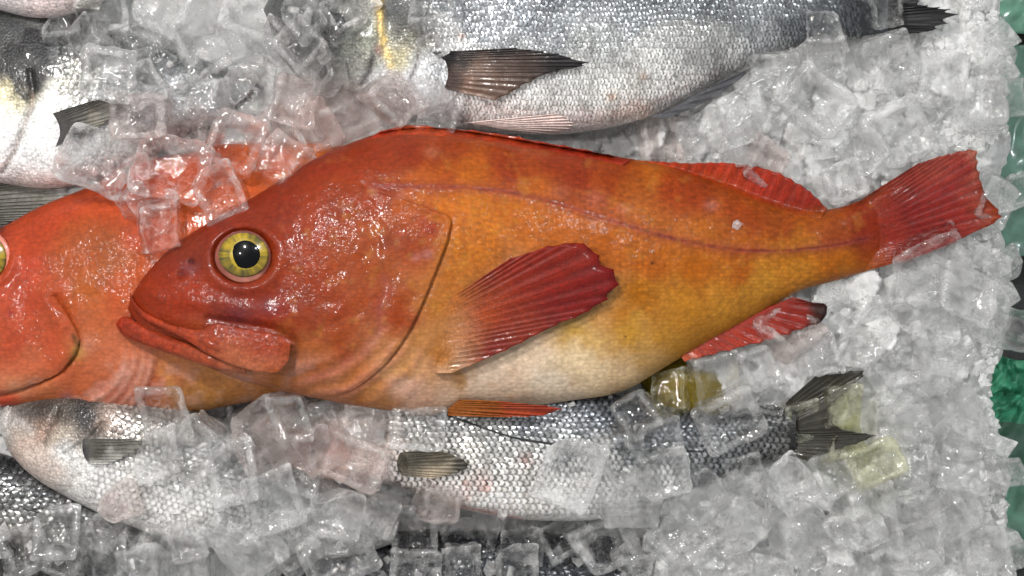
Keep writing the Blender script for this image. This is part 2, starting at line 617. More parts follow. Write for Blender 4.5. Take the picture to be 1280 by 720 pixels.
def scales(body, parent, paint, su, sv, mask, seed=0, lift=0.0007, tilt=0.12, lo=0.55, hi=1.2, name='scales', edge=0.97, jit=.08, root=.35):
    """overlapping scales laid over a flank, each with its own slight tilt"""
    rg = np.random.default_rng(seed)
    u = np.arange(body.u0, body.u1, su)
    vlo = body.top[:, 1].min()
    vhi = body.bot[:, 1].max()
    v = np.arange(vlo, vhi, sv)
    U, V = np.meshgrid(u, v, indexing='ij')
    U = U + (np.arange(len(v)) % 2)[None, :] * su * 0.5 + rg.normal(0, su * jit, U.shape) + 6 * noise(U, V, 70, seed + 1)
    V = V + rg.normal(0, sv * jit, V.shape) + 6 * noise(U, V, 70, seed)
    a, b = body.tb(np.clip(U, body.u0, body.u1))
    w = (V - (a + b) / 2) / np.maximum((b - a) / 2, 1e-3)
    PX, PY = body.xy(U, V)
    ok = (np.abs(w) < edge) & (U < body.u1 - su) & mask(PX, PY) & (PX > -25) & (PX < 1300) & (PY > -25) & (PY < 745)
    U, V, w = U[ok], V[ok], w[ok]
    n = len(U)
    # outline of a scale: straight root, round free edge pointing to the tail
    ang = np.linspace(-1.9, 1.9, 8)
    du = np.r_[0.2, np.cos(ang) * 0.8] * su
    dv = np.r_[0.0, np.sin(ang) * 0.62] * sv
    up = np.r_[1.0, 0.1 + 0.55 * (np.cos(ang) * 0.5 + 0.5)]
    X = U[:, None] + du
    Y = V[:, None] + dv
    px, py = body.xy(X, Y)
    t1 = rg.normal(0, tilt, n)[:, None]
    t2 = rg.normal(0, tilt, n)[:, None]
    z = body.z(px, py) + lift * up + S * (t1 * du + t2 * dv) + 0.0003
    P = W(px, py, z)
    k = len(du)
    c0 = paint(*body.xy(U, V)) * (lo + (hi - lo) * rg.random(n))[:, None]
    c = np.repeat(c0[:, None, :], k, 1)
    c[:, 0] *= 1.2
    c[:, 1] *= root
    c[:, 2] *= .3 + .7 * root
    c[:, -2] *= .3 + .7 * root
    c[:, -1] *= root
    c *= (1 + .5 * fbm(PX[ok], PY[ok] * .6, 16, 3, seed + 5))[:, None, None]  # streaky glitter of the flank, painted into the scale colours
    c[:, 3:-2] *= .8
    tri = np.stack([np.zeros(k - 2, int), np.arange(1, k - 1), np.arange(2, k)], -1)
    F = (tri[None] + (np.arange(n) * k)[:, None, None]).reshape(-1, 3)
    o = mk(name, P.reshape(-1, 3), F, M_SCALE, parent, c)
    o['kind'] = 'stuff'
    return o


def disc(name, cx, cy, rx, ry, zc, dome, mat, parent, paint, n=64, m=18, rin=0.0, power=2.0):
    """a domed round piece (eye, iris, pupil)"""
    r = np.linspace(rin, 1, m)
    t = np.linspace(0, 2 * math.pi, n, endpoint=False)
    R, Tt = np.meshgrid(r, t, indexing='ij')
    wob = 1 + .05 * noise(np.cos(Tt) * 30, np.sin(Tt) * 30 + cx, 22, 91)
    PX, PY = cx + rx * R * wob * np.cos(Tt), cy + ry * R * wob * np.sin(Tt)
    z = zc + dome * (1 - R ** power)
    V = W(PX, PY, z)
    lo = V[-1].copy()
    lo[:, 2] = zc - max(0.002, dome)
    V = np.concatenate([V, lo[None]], 0)
    PX = np.concatenate([PX, PX[-1:]], 0)
    PY = np.concatenate([PY, PY[-1:]], 0)
    f = grid_faces(m + 1, n, wrap=True)[:, ::-1]
    return mk(name, V.reshape(-1, 3), [f, (np.arange(n)[::-1] + m * n)[None, :]], mat, parent, paint(PX, PY), np.stack([PX, PY], -1) * .01)


def const(rgb, amt=0.1, seed=5):
    c = lin(rgb)
    return lambda px, py: c * (1 + 2 * amt * fbm(px, py, 12, 3, seed))[..., None]


def iris_paint(cx, cy, r, gold=(152, 126, 6), olive=(70, 64, 8)):
    def f(px, py):
        d = np.hypot(px - cx, py - cy) / r
        a = np.arctan2(py - cy, px - cx)
        k = np.clip(0.5 + 1.1 * noise(np.cos(a) * 60, np.sin(a) * 60 + d * 4, 5, 41) + 0.7 * noise(px, py, 9, 42), 0, 1)
        c = lin(olive) * (1 - k)[..., None] + lin(gold) * k[..., None]
        ring = sstep(0.64, 0.58, d)[..., None]
        c = c * (1 - ring) + lin((150, 128, 12)) * ring
        rim = sstep(0.82, 1.0, d)[..., None]
        low_shade = sstep(0.2, 0.9, (py - cy) / r)[..., None] * sstep(.6, .9, d)[..., None]  # shading of the lower iris, painted into its colour
        c = c * (1 - 0.55 * rim) * (1 - 0.5 * low_shade)
        return c
    return f


# ================================================================== SETTING
SHEET_Z = -0.16


def chip_cells(px, py, cell, seed, tilt):
    """faceted packing: each cell is a little plane with its own height and tilt"""
    rg = np.random.default_rng(seed)
    Gn = 256
    jx, jy = rg.random((Gn, Gn)), rg.random((Gn, Gn))
    h, tx, ty = rg.normal(0, 1, (Gn, Gn)), rg.normal(0, tilt, (Gn, Gn)), rg.normal(0, tilt, (Gn, Gn))
    gx, gy = px / cell + 60, py / cell + 60
    ix, iy = np.floor(gx).astype(int), np.floor(gy).astype(int)
    best = np.full(px.shape, 1e9)
    out = np.zeros(px.shape)
    for ax in (-1, 0, 1):
        for ay in (-1, 0, 1):
            cx, cyy = (ix + ax) % Gn, (iy + ay) % Gn
            dx = gx - (ix + ax + jx[cx, cyy])
            dy = gy - (iy + ay + jy[cx, cyy])
            d = np.maximum(np.abs(dx + 0.3 * dy), np.abs(dy - 0.3 * dx))
            val = h[cx, cyy] + tx[cx, cyy] * dx + ty[cx, cyy] * dy
            m = d < best
            best = np.where(m, d, best)
            out = np.where(m, val, out)
    return out


def bed_base(px, py):
    px, py = np.asarray(px, float), np.asarray(py, float)
    right = sstep(760, 900, px + 0.12 * (py - 300))
    z = 0.012 + 0.042 * right + .02 * sstep(620, 480, px) * sstep(330, 200, py) - .016 * sstep(600, 660, py) * sstep(900, 800, px)
    z = z + 0.010 * fbm(px, py, 120, 2, 60) * (0.3 + 0.7 * right)
    return z


def bed_edge(py):
    py = np.asarray(py, float)
    b = np.interp(py, [-60, 0, 60, 110, 190, 230, 310, 340, 440, 465, 520, 560, 720], [1256, 1254, 1246, 1258, 1262, 1250, 1254, 1262, 1256, 1238, 1242, 1256, 1260])
    return b + 7 * fbm(py, py * 0 + 5, 24, 3, 63) + 3 * noise(py, py * 0, 6, 66)


def make_bed():
    t = np.r_[np.linspace(0, 780, 157) , np.linspace(783, 1332, 240)] / 1332.0
    ys = np.arange(-70, 800, 2.6)
    T_, Y = np.meshgrid(t, ys, indexing='ij')
    e = bed_edge(Y)
    X = -80 + T_ * (e + 80)
    z = bed_base(X, Y) + 0.0042 * chip_cells(X, Y, 46, 11, 2.2) + 0.0012 * chip_cells(X, Y, 20, 12, 1.8) + (0.0003 + .0008 * sstep(1080, 1180, X) * sstep(220, 60, Y)) * chip_cells(X, Y, 8, 13, 1.5) + .0008 * fbm(X, Y, 14, 2, 68)
    z = z - .03 * sstep(-26, 2, X - e) ** 2
    z = np.where(X < 700, np.minimum(z, 0.03), z)
    V = W(X, Y, z)
    wall = V[-1:].copy()
    wall[..., 2] = SHEET_Z - .045
    V = np.concatenate([V, wall], 0)
    o = mk('ice_bed', V.reshape(-1, 3), grid_faces(len(t) + 1, len(ys))[:, ::-1], M_BED, smooth=True)
    tag(o, 'grey white bed of packed crushed ice under the fish', None, None, 'stuff')
    return o


make_bed()

# table top far below, and the green plastic sheet beside the ice
tb = mk('table', np.array([[-1.2, -1, SHEET_Z - .05], [1.2, -1, SHEET_Z - .05], [1.2, 1, SHEET_Z - .05], [-1.2, 1, SHEET_Z - .05]]), np.array([[0, 1, 2, 3]]), M_DARK, None, np.tile(lin((52, 54, 54)), (4, 1)))
tag(tb, 'dark table surface below the ice', None, None, 'structure')


def plastic(name, x0, x1, y0, y1, z, amp, col, label, cat, seed, fold=40, step=3.0, mat=None):
    xs = np.arange(x0, x1 + 1, step)
    ys = np.arange(y0, y1 + 1, step)
    X, Y = np.meshgrid(xs, ys, indexing='ij')
    PX = X + 10 * fbm(Y, X, 40, 2, seed + 3)
    PY = Y + 10 * fbm(X, Y, 40, 2, seed + 4)
    zz = z + amp * fbm(X + 0.5 * Y, Y * 0.5, fold, 4, seed) + amp * 0.6 * np.abs(fbm(X, Y, fold * 0.6, 2, seed + 7))
    up = W(PX, PY, zz)
    lo = up.copy()
    lo[..., 2] -= 0.001
    n, m = X.shape
    V = np.concatenate([up, lo[:, ::-1]], 1)
    PP = np.concatenate([PX, PX[:, ::-1]], 1), np.concatenate([PY, PY[:, ::-1]], 1)
    f = grid_faces(n, 2 * m, wrap=True)[:, ::-1]
    o = mk(name, V.reshape(-1, 3), f, mat or M_PLASTIC, None, const(col, 0.25, seed)(*PP))
    return tag(o, label, cat)


plastic('plastic_sheet', 1200, 1420, -60, 40, SHEET_Z, 0.03, (92, 136, 116), 'dark green plastic sheet beside the top corner of the ice', 'plastic sheet', 70, 60)
plastic('plastic_sheet', 1200, 1420, 58, 322, SHEET_Z - 0.005, 0.02, (88, 126, 112), 'green plastic sheet beside the ice next to the red tail fin', 'plastic sheet', 75, 90)
plastic('plastic_sheet', 1190, 1420, 500, 690, SHEET_Z, 0.03, (92, 136, 116), 'green plastic sheet beside the lower part of the ice edge', 'plastic sheet', 80, 70)
plastic('plastic_bag', 1205, 1400, 446, 532, -0.05, 0.035, (70, 150, 116), 'crumpled shiny bright green plastic bag wedged against the ice edge', 'plastic bag', 85, 26, 2.0)

# ================================================================== MAIN RED FISH
GF = 'whole fish laid out on the ice'
GILL = [(470, 240), (505, 249), (540, 262), (563, 273), (561, 292), (551, 322), (539, 352), (525, 385), (510, 415), (490, 445), (465, 470), (432, 491), (398, 499)]
LAT = [(470, 232), (520, 233), (580, 234), (640, 240), (690, 252), (740, 268), (800, 287), (860, 303), (920, 313), (980, 314), (1040, 308), (1085, 298)]
PRE = [(440, 262), (470, 300), (478, 340), (486, 362), (474, 385), (478, 408), (455, 440), (420, 462), (385, 474)]


def main_detail(px, py):
    hk = sstep(560, 470, px)
    d = 0.0010 * fbm(px, py, 60, 3, 1) + 0.0005 * fbm(px, py, 14, 2, 4) + hk * (.0009 * fbm(px, py, 30, 3, 81) - .0012 * np.abs(fbm(px + 20 * fbm(px, py, 50, 2, 83), py, 34, 2, 82)))
    # orbit: raised fleshy ring, sunken inside
    r = np.hypot((px - 304) / 1.06, (py - 320) / 0.95)
    d = d + 0.0030 * np.exp(-((r - 43) / 9) ** 2) - 0.005 * sstep(40, 28, r)
    # nostrils
    for x, y, q in ((240, 327, 4.0), (227, 343, 5.0)):
        rr = np.hypot(px - x, py - y)
        d = d - 0.0022 * np.exp(-(rr / q) ** 2) + 0.0006 * np.exp(-((rr - q * 1.8) / 3) ** 2)
    # ridge over the snout, hollow of the cheek
    d = d + 0.0016 * np.exp(-(dist_poly(px, py, [(185, 365), (240, 372), (300, 385), (365, 398)]) / 15) ** 2)
    d = d - 0.0022 * np.exp(-(dist_poly(px, py, [(262, 398), (300, 404), (345, 412), (372, 428), (372, 448)]) / 5) ** 2)
    # edge of the fore gill cover
    e = dist_poly(px, py, PRE)
    d = d - 0.0006 * np.exp(-(e / 6) ** 2) + 0.0005 * np.exp(-((e - 12) / 10) ** 2) + .0009 * fbm(px, py, 26, 3, 77) * np.exp(-(e / 40) ** 2)
    # groove along the gill opening, and throat folds outside it
    g = dist_poly(px, py, GILL)
    d = d - 0.0009 * np.exp(-(g / 7) ** 2)
    th = sstep(405, 460, py) * sstep(560, 520, px)
    d = d + th * 0.0015 * np.sin(g / 3.4 + fbm(px, py, 30, 2, 84) * 2) * np.exp(-(g / 36))
    # lateral line
    l = dist_poly(px, py, LAT)
    d = d + 0.0006 * np.exp(-(l / 5) ** 2) - 0.0005 * np.exp(-(l / 1.6) ** 2)
    # neck step behind the head
    d = d - 0.0009 * np.exp(-(dist_poly(px, py, [(455, 232), (475, 240), (500, 250)]) / 5) ** 2)
    return d


main = Body(
    top=[(160, 384), (164, 372), (172, 357), (186, 338), (205, 318), (240, 291), (290, 262), (340, 232), (400, 195), (440, 178), (480, 165), (530, 160), (600, 167), (660, 177), (720, 187), (780, 197), (840, 209), (900, 228), (960, 250), (1010, 263), (1045, 260), (1080, 249), (1120, 236), (1150, 232)],
    bot=[(160, 386), (166, 402), (180, 420), (205, 434), (250, 455), (300, 475), (350, 488), (400, 499), (450, 508), (500, 514), (540, 516), (590, 512), (640, 509), (680, 506), (720, 500), (760, 494), (790, 484), (815, 469), (850, 448), (900, 420), (950, 393), (1000, 364), (1040, 352), (1080, 340), (1120, 328), (1150, 316)],
    z0=0.083, T=0.05, pw=2.2, slope=-0.0000235, under=0.45, detail=main_detail, tail=130)

main_paint0 = painter([(x, y, *((r * .93, g * .93, b * .95) if r > 1.9 * g else (r * 1.2, g * 1.29, b * 1.5) if b > 115 and g > 140 else (r * 1.08, g * 1.09, b * 1.05) if g > 128 else (r * 1.03, g * 1.02, b * .8))) for x, y, r, g, b in [
    (175, 365, 172, 66, 40), (200, 350, 165, 62, 42), (240, 320, 150, 62, 48), (270, 285, 160, 58, 34), (330, 250, 158, 60, 32), (400, 210, 165, 62, 30),
    (455, 190, 170, 68, 32), (500, 180, 168, 68, 28), (560, 190, 170, 74, 26), (640, 200, 172, 74, 26), (720, 205, 168, 68, 28), (780, 220, 175, 78, 32), (800, 218, 190, 110, 62),
    (860, 232, 180, 80, 34), (920, 265, 182, 86, 34), (980, 285, 184, 92, 36), (1040, 290, 180, 88, 38), (1090, 285, 165, 62, 42), (1130, 280, 150, 46, 42),
    (340, 300, 170, 66, 36), (400, 270, 176, 72, 38), (450, 250, 178, 76, 38), (380, 340, 176, 74, 40), (440, 320, 184, 86, 40), (500, 300, 178, 80, 36), (540, 285, 180, 66, 40),
    (230, 380, 178, 66, 44), (290, 390, 150, 62, 58), (330, 380, 160, 62, 52), (350, 395, 168, 62, 44), (420, 390, 178, 76, 42), (480, 380, 180, 84, 46), (430, 430, 184, 90, 50), (500, 400, 180, 80, 44),
    (250, 445, 190, 96, 66), (300, 470, 196, 132, 112), (350, 478, 186, 120, 92), (380, 455, 184, 110, 84), (400, 490, 196, 130, 100), (450, 480, 200, 126, 96),
    (520, 240, 190, 100, 30), (560, 250, 204, 118, 22), (600, 260, 206, 124, 20), (650, 270, 200, 114, 22), (600, 290, 204, 122, 24), (700, 290, 196, 110, 34), (760, 310, 190, 106, 36), (820, 330, 190, 108, 40), (880, 340, 192, 112, 44), (940, 330, 188, 104, 40), (1000, 330, 196, 124, 52), (1050, 325, 192, 116, 54),
    (560, 320, 196, 122, 60), (550, 370, 190, 124, 78), (530, 420, 196, 140, 96), (510, 470, 200, 148, 100), (470, 500, 200, 140, 96), (560, 440, 186, 126, 84), (580, 470, 196, 148, 104),
    (620, 470, 208, 178, 138), (680, 470, 218, 192, 150), (740, 470, 216, 184, 132), (700, 495, 212, 182, 140), (640, 500, 210, 176, 134), (790, 465, 208, 166, 106),
    (720, 430, 208, 168, 92), (780, 420, 204, 156, 74), (800, 380, 194, 126, 48), (860, 390, 198, 138, 58), (840, 420, 204, 152, 72), (900, 390, 204, 146, 66), (950, 360, 204, 148, 66), (1000, 350, 204, 140, 62), (600, 480, 208, 174, 134), (640, 455, 212, 180, 136), (720, 452, 214, 184, 132), (560, 486, 204, 164, 122), (510, 490, 202, 154, 116), (780, 472, 210, 176, 124),
]], 0.07, 3, dim=.60)


def main_paint(px, py):
    c = main_paint0(px, py)

    def mixin(k, rgb):
        nonlocal c
        c = c * (1 - k[..., None]) + lin(rgb) * .54 * k[..., None]
    l = dist_poly(px, py, LAT)
    mixin(0.85 * np.exp(-(l / 2.4) ** 2) * (0.6 + 0.8 * noise(px, py, 9, 6)).clip(0, 1), (120, 38, 40))
    mixin(0.42 * np.exp(-(l / 8) ** 2), (150, 62, 56))
    g = dist_poly(px, py, GILL)
    mixin(0.22 * np.exp(-(g / 2.0) ** 2), (130, 50, 40))
    fold = sstep(405, 460, py) * sstep(570, 520, px) * np.exp(-(g / 30))
    mixin(.5 * fold * (.5 + .5 * np.sin(g / 3.4 + fbm(px, py, 30, 2, 84) * 2)) ** 2, (220, 140, 118))
    mixin(.35 * sstep(.15, .5, fbm(px, py, 34, 3, 85)) * sstep(430, 470, py) * sstep(480, 420, px), (206, 166, 160))
    e = dist_poly(px, py, PRE)
    mixin(0.25 * np.exp(-(e / 7) ** 2) * sstep(330, 360, py), (170, 96, 104))
    for x, y, r, rgb, k in ((236, 335, 12, (120, 66, 74), .6), (300, 393, 16, (104, 50, 62), .45), (338, 384, 14, (110, 48, 66), .5), (268, 402, 12, (116, 54, 60), .4),
                            (889, 257, 8, (196, 118, 104), .7), (540, 190, 10, (196, 120, 90), .4), (780, 262, 9, (196, 120, 96), .4), (745, 248, 14, (190, 112, 96), .35), (700, 240, 12, (190, 106, 90), .35),
                            (486, 305, 12, (120, 50, 30), .5), (420, 255, 14, (128, 50, 28), .4), (465, 240, 6, (200, 140, 110), .5), (535, 318, 7, (204, 130, 120), .7), (520, 322, 6, (204, 130, 120), .6), (815, 329, 2.2, (30, 20, 20), 1), (782, 421, 1.5, (30, 20, 20), 1), (500, 245, 5, (205, 130, 110), .5), (240, 327, 3.4, (60, 20, 24), .9), (227, 343, 3.5, (70, 28, 34), .7)):
        mixin(k * np.exp(-(((px - x) / r) ** 2 + ((py - y) / (r * .75)) ** 2)), rgb)
    uu, vv = main.uv(px, py)
    sx, sy = uu / 5.4 + .25 * fbm(px, py, 50, 2, 71), vv / 4.6 + .25 * fbm(px, py, 50, 2, 73)
    row = np.floor(sy).astype(int)
    qx = sx + .5 * (row % 2)
    cid = (np.floor(qx).astype(int) * 7919 + row * 104729) % 9973
    rnd = ((cid * 2654435761) % 1000) / 1000.0
    fx, fy = qx - np.floor(qx) - .35, sy - row - .5
    rim = .55 * sstep(.30, .52, np.hypot(fx * .9, fy))
    bodyk = sstep(505, 590, px) * (.45 + .55 * sstep(-.3, .3, fbm(px, py, 60, 2, 75)))
    c = c * (1 + bodyk * (.30 * (rnd - .5) + .10 - .26 * rim))[..., None]
    # dusky mottling of the upper back and cheek
    d = sstep(0.12, 0.55, fbm(px, py, 46, 4, 31)) * sstep(480, 380, py)
    c = c * (1 - 0.10 * d)[..., None]
    sp = sstep(0.2, 0.6, fbm(px, py, 16, 3, 37)) * sstep(300, 420, px)
    mixin(0.22 * sp, (214, 150, 60))
    st = sstep(0.0, 0.6, noise(px * 0.5 + py * 0.35, py - px * .8, 4.5, 38)) * sstep(500, 560, px) * sstep(720, 620, px) * sstep(235, 255, py) * sstep(350, 290, py)
    mixin(0.30 * st, (226, 160, 50))
    return c


F = empty('red_rockfish', 'large whole orange red fish with golden belly lying on top across the ice', 'fish')
main_wet = lambda x, y: (1 - .5 * sstep(470, 560, x) * sstep(180, 215, y)) * (.75 + .9 * noise(x, y, 45, 95)).clip(.15, 1)
main.build('body', M_RED, F, main_paint, 620, 230, main_wet)
mz = main.z

# gill cover: a shell lying over the flank with a free rear edge
gA = along(GILL, 90)
gB = along([(440, 250), (430, 256), (425, 270), (425, 290), (420, 320), (412, 350), (402, 385), (392, 415), (384, 440), (372, 462), (360, 478)], 90)
tt = np.linspace(0, 1, 60)
P = gB[:, None, :] * (1 - tt[None, :, None]) + gA[:, None, :] * tt[None, :, None]
off = -0.0004 + 0.0030 * tt ** 2.2 - 0.0010 * sstep(0.93, 1.0, tt)
endf = np.clip(np.minimum(np.linspace(0, 1, 90) * 5, (1 - np.linspace(0, 1, 90)) * 4), 0, 1)[:, None]
zz = mz(P[..., 0], P[..., 1]) + 0.0018 * np.exp(-(dist_poly(P[..., 0], P[..., 1], GILL) / 6) ** 2) + (off[None, :] + 0.0004) * endf - 0.0004
up = W(P[..., 0], P[..., 1], zz)
lo = up[:, -1:].copy()
lo[..., 2] -= 0.005
Vv = np.concatenate([up, lo], 1)
PP = np.concatenate([P, P[:, -1:]], 1)
mk('gill_cover', Vv.reshape(-1, 3), grid_faces(90, 61)[:, ::-1], M_RED, F, main_paint(PP[..., 0], PP[..., 1]), PP * 0.01, wet=main_wet(PP[..., 0], PP[..., 1]))

# eye
zc = float(mz(np.array([262.0]), np.array([345.0]))[0])
ze = float(max(mz(np.array([350.0]), np.array([320.0]))[0], zc)) - 0.0045
eye = disc('eye', 304, 320.5, 35, 32.5, ze, 0.0040, M_EYE, F, painter([(304, 350, 160, 98, 82), (304, 290, 90, 36, 24), (270, 320, 120, 56, 42), (340, 320, 100, 42, 32)], .16, 2))
disc('iris', 304.5, 318.5, 31, 27.5, ze + 0.0022, 0.0042, M_EYE, eye, iris_paint(306, 318, 31))
disc('pupil', 306.5, 318, 18.4, 17.4, ze + 0.0050, 0.0020, M_PUPIL, eye, const((5, 6, 8), 0))

# mouth
lip_paint = painter([(160, 408, 176, 58, 46), (200, 425, 186, 74, 56), (250, 442, 196, 96, 74), (300, 462, 196, 112, 90), (170, 385, 176, 66, 44), (220, 412, 182, 74, 50), (270, 432, 178, 72, 54)], .06, 8, dim=.66)
lip_mix = lambda x, y: (.6 * lip_paint(x, y) + .4 * main_paint(x, y)) * (1 + .5 * fbm(x, y, 10, 3, 86))[..., None]
mouth = strip('mouth', [(166, 399), (172, 394), (185, 398), (205, 408), (232, 420), (258, 432)], [(166, 402), (174, 406), (190, 412), (208, 418), (235, 429), (258, 438)], lambda x, y: mz(x, y) * 0 + 0.090, 0.004, M_REDLIP, F, const((26, 10, 12), 0))  # near-black strip standing in for the shade in the gap between the lips
jz = lambda x, y: np.interp(x, [140, 200, 260, 320], [0.082, 0.093, 0.105, 0.106])
strip('lower_jaw', [(146, 402), (153, 396), (164, 397), (180, 405), (205, 416), (235, 428), (262, 438), (288, 448), (306, 457)], [(145, 406), (150, 415), (162, 424), (180, 431), (205, 440), (235, 450), (262, 459), (288, 465), (306, 468)], jz, 0.0075, M_REDLIP, F, lip_mix, 60, 20)
uz = lambda x, y: np.interp(x, [150, 200, 260, 300], [0.090, 0.106, 0.117, 0.120])
strip('upper_lip', [(163, 366), (168, 376), (180, 388), (200, 399), (228, 410), (258, 420), (285, 432)], [(162, 374), (166, 385), (178, 398), (198, 409), (225, 421), (255, 434), (285, 446)], uz, 0.0042, M_REDLIP, F, lip_mix, 50, 14)
max_paint = painter([(290, 415, 172, 62, 40), (340, 425, 178, 66, 46), (355, 440, 180, 74, 52), (300, 440, 176, 80, 58), (320, 455, 184, 96, 76), (250, 425, 176, 72, 50)], .06, 9, dim=.66)
mzx = lambda x, y: np.interp(x, [220, 270, 320, 370], [0.113, 0.118, 0.121, 0.121]) - 0.00006 * np.maximum(y - 430, 0)
strip('upper_jaw', [(222, 408), (250, 412), (272, 404), (300, 410), (330, 415), (352, 420), (364, 426)], [(232, 424), (256, 440), (280, 452), (306, 461), (330, 466), (348, 465), (360, 452)], mzx, 0.0026, M_REDLIP, F, lambda x, y: .5 * max_paint(x, y) + .5 * main_paint(x, y), 60, 26, prof=2.8)

# fins of the main fish
pec_paint = painter([(560, 400, 190, 112, 76), (580, 430, 192, 120, 80), (600, 400, 186, 92, 56), (640, 400, 176, 78, 60), (640, 350, 164, 58, 46), (700, 330, 160, 54, 46), (740, 350, 150, 44, 44), (700, 380, 148, 44, 46), (760, 360, 140, 36, 40), (620, 440, 160, 66, 62), (560, 462, 180, 112, 88), (690, 400, 150, 60, 60)], .14, 12, dim=.5)
pec_paint0, caud_paint0, dor_paint0 = pec_paint, None, None
pec_paint = lambda x, y: main_paint(x, y) * (1 - sstep(548, 610, x))[..., None] + pec_paint0(x, y) * np.array([1, .85, 1.0]) * sstep(548, 610, x)[..., None]
pz = lambda x, y, s: np.maximum(mz(x, y, 0.09), 0.1) - .0008 + 0.0042 * sstep(0, .28, s) + 0.006 * s
fin('pectoral_fin', [(556, 378), (548, 396), (545, 418), (544, 440), (541, 466)], [(640, 322), (700, 304), (736, 303), (757, 325), (780, 350), (764, 372), (740, 388), (700, 405), (650, 430), (600, 452), (566, 466)], pz, F, M_FIN, pec_paint, rays=18, seed=3, ragged=0.03, corr=0.0006, ray_w=2.0, ray_h=.0004)
caud_paint = painter([(1080, 290, 172, 84, 46), (1110, 285, 158, 56, 44), (1150, 270, 152, 48, 44), (1190, 250, 154, 50, 46), (1218, 210, 196, 130, 96), (1222, 195, 206, 160, 120), (1200, 215, 160, 54, 48), (1245, 262, 176, 90, 52), (1180, 295, 160, 58, 48), (1100, 330, 176, 90, 56)], .12, 14, eps=30, dim=.66)
caud_paint0 = caud_paint
caud_paint = lambda x, y: main_paint(x, y) * (1 - sstep(1075, 1125, x))[..., None] + caud_paint0(x, y) * np.array([.85, .62, 1.0]) * sstep(1075, 1125, x)[..., None]
cz = lambda x, y, s: np.maximum(mz(np.minimum(x, 1148), y, 0.058), 0.0605) - 0.002 + 0.0042 * sstep(0, .3, s) + .011 * s
fin('tail_fin', [(1072, 253), (1082, 268), (1086, 290), (1084, 315), (1072, 341)], [(1150, 203), (1190, 191), (1222, 187), (1226, 215), (1236, 245), (1254, 268), (1215, 292), (1160, 316)], cz, F, M_FIN, caud_paint, rays=22, seed=5, ragged=0.02, corr=0.0004, ray_w=1.7, ray_h=.0003)
dor_paint = painter([(820, 210, 178, 66, 44), (900, 215, 182, 62, 44), (960, 235, 168, 54, 42), (1010, 250, 158, 48, 42), (1030, 262, 120, 60, 44), (900, 240, 176, 74, 38)], .14, 16, dim=.66)
dor_paint0 = dor_paint
dor_base = lambda x, y: sstep(2, 22, dist_poly(x, y, [(790, 212), (840, 226), (900, 246), (960, 268), (1000, 277), (1024, 276)]))[..., None]
dor_paint = lambda x, y: main_paint(x, y) * (1 - dor_base(x, y)) + dor_paint0(x, y) * dor_base(x, y)
dz = lambda x, y, s: np.maximum(mz(x, y, 0.068), 0.068) * (1 - s) + 0.072 * s - .0012 + .0025 * sstep(0, .3, s)
fin('dorsal_fin', [(790, 212), (840, 226), (900, 246), (960, 268), (1000, 277), (1024, 276)], [(800, 200), (860, 203), (922, 203), (965, 212), (1005, 232), (1034, 260)], dz, F, M_FIN, dor_paint, rays=18, seed=7, ragged=0.035, corr=0.0005, ray_w=1.8, ray_h=.0004)
spi_paint = painter([(480, 168, 176, 58, 34), (530, 162, 178, 74, 48), (600, 172, 172, 64, 38), (700, 188, 160, 52, 32)], .15, 17, dim=.66)
dz2 = lambda x, y, s: mz(x, y, 0.083) - .0006 + 0.0022 * sstep(0, .5, s)
fin('spiny_dorsal_fin', [(462, 175), (500, 171), (540, 171), (600, 177), (660, 187), (720, 197), (775, 207)], [(478, 163), (512, 155), (548, 158), (612, 165), (672, 175), (730, 186), (790, 199)], dz2, F, M_FIN, spi_paint, rays=12, seed=9, ragged=0.08, corr=0.0011, ray_w=4.0)
an_paint = painter([(850, 440, 190, 96, 76), (900, 420, 178, 66, 56), (950, 405, 170, 56, 50), (1000, 390, 150, 50, 48), (1025, 388, 60, 40, 36), (1034, 395, 34, 30, 28), (960, 425, 180, 74, 66)], .12, 18, eps=25, dim=.66)
az = lambda x, y, s: 0.074 + 0.003 * s + 0 * x
fin('anal_fin', [(850, 440), (890, 418), (930, 398), (965, 382), (990, 372)], [(856, 452), (905, 440), (960, 427), (1012, 410), (1034, 402), (1038, 384), (1010, 377)], az, F, M_FIN, an_paint, rays=13, seed=11, ragged=0.06, ray_w=3.0)
pel_paint = painter([(560, 508, 170, 104, 56), (590, 495, 160, 96, 40), (640, 510, 186, 84, 60), (700, 512, 172, 66, 54)], .1, 19, dim=.66)
vz = lambda x, y, s: 0.098 + 0.002 * s - 0.0004 * np.maximum(y - 500, 0)
fin('pelvic_fin', [(574, 500), (566, 506), (560, 512), (560, 519)], [(640, 503), (680, 507), (706, 511), (690, 518), (640, 521)], vz, F, M_FIN, pel_paint, rays=7, seed=13, ragged=0.05, ray_w=3.0)

# ================================================================== SECOND RED FISH
GILL2 = [(70, 372), (86, 398), (97, 428), (92, 446), (78, 462), (55, 474), (25, 487), (-10, 496)]


def sec_detail(px, py):
    d = 0.0012 * fbm(px, py, 70, 3, 101) + 0.0006 * fbm(px, py, 16, 2, 104)
    g = dist_poly(px, py, GILL2)
    d = d - 0.003 * np.exp(-(g / 4) ** 2) + 0.0016 * np.exp(-((g - 12) / 10) ** 2) * (px < 95)
    for k, (cx, cy_, r) in enumerate(((95, 440, 62), (92, 438, 76), (90, 436, 90), (86, 434, 104))):
        rr = np.hypot((px - cx), (py - cy_) * 0.95)
        m = sstep(425, 470, py) * sstep(90, 120, px)
        d = d + m * 0.003 * np.exp(-((rr - r) / 4.5) ** 2)
    r = np.hypot(px + 18, py - 322)
    d = d + 0.003 * np.exp(-((r - 34) / 6) ** 2) - 0.004 * sstep(32, 22, r)
    d = d - 0.0014 * np.exp(-(dist_poly(px, py, [(172, 320), (168, 345), (176, 370), (200, 392)]) / 6) ** 2)
    return d


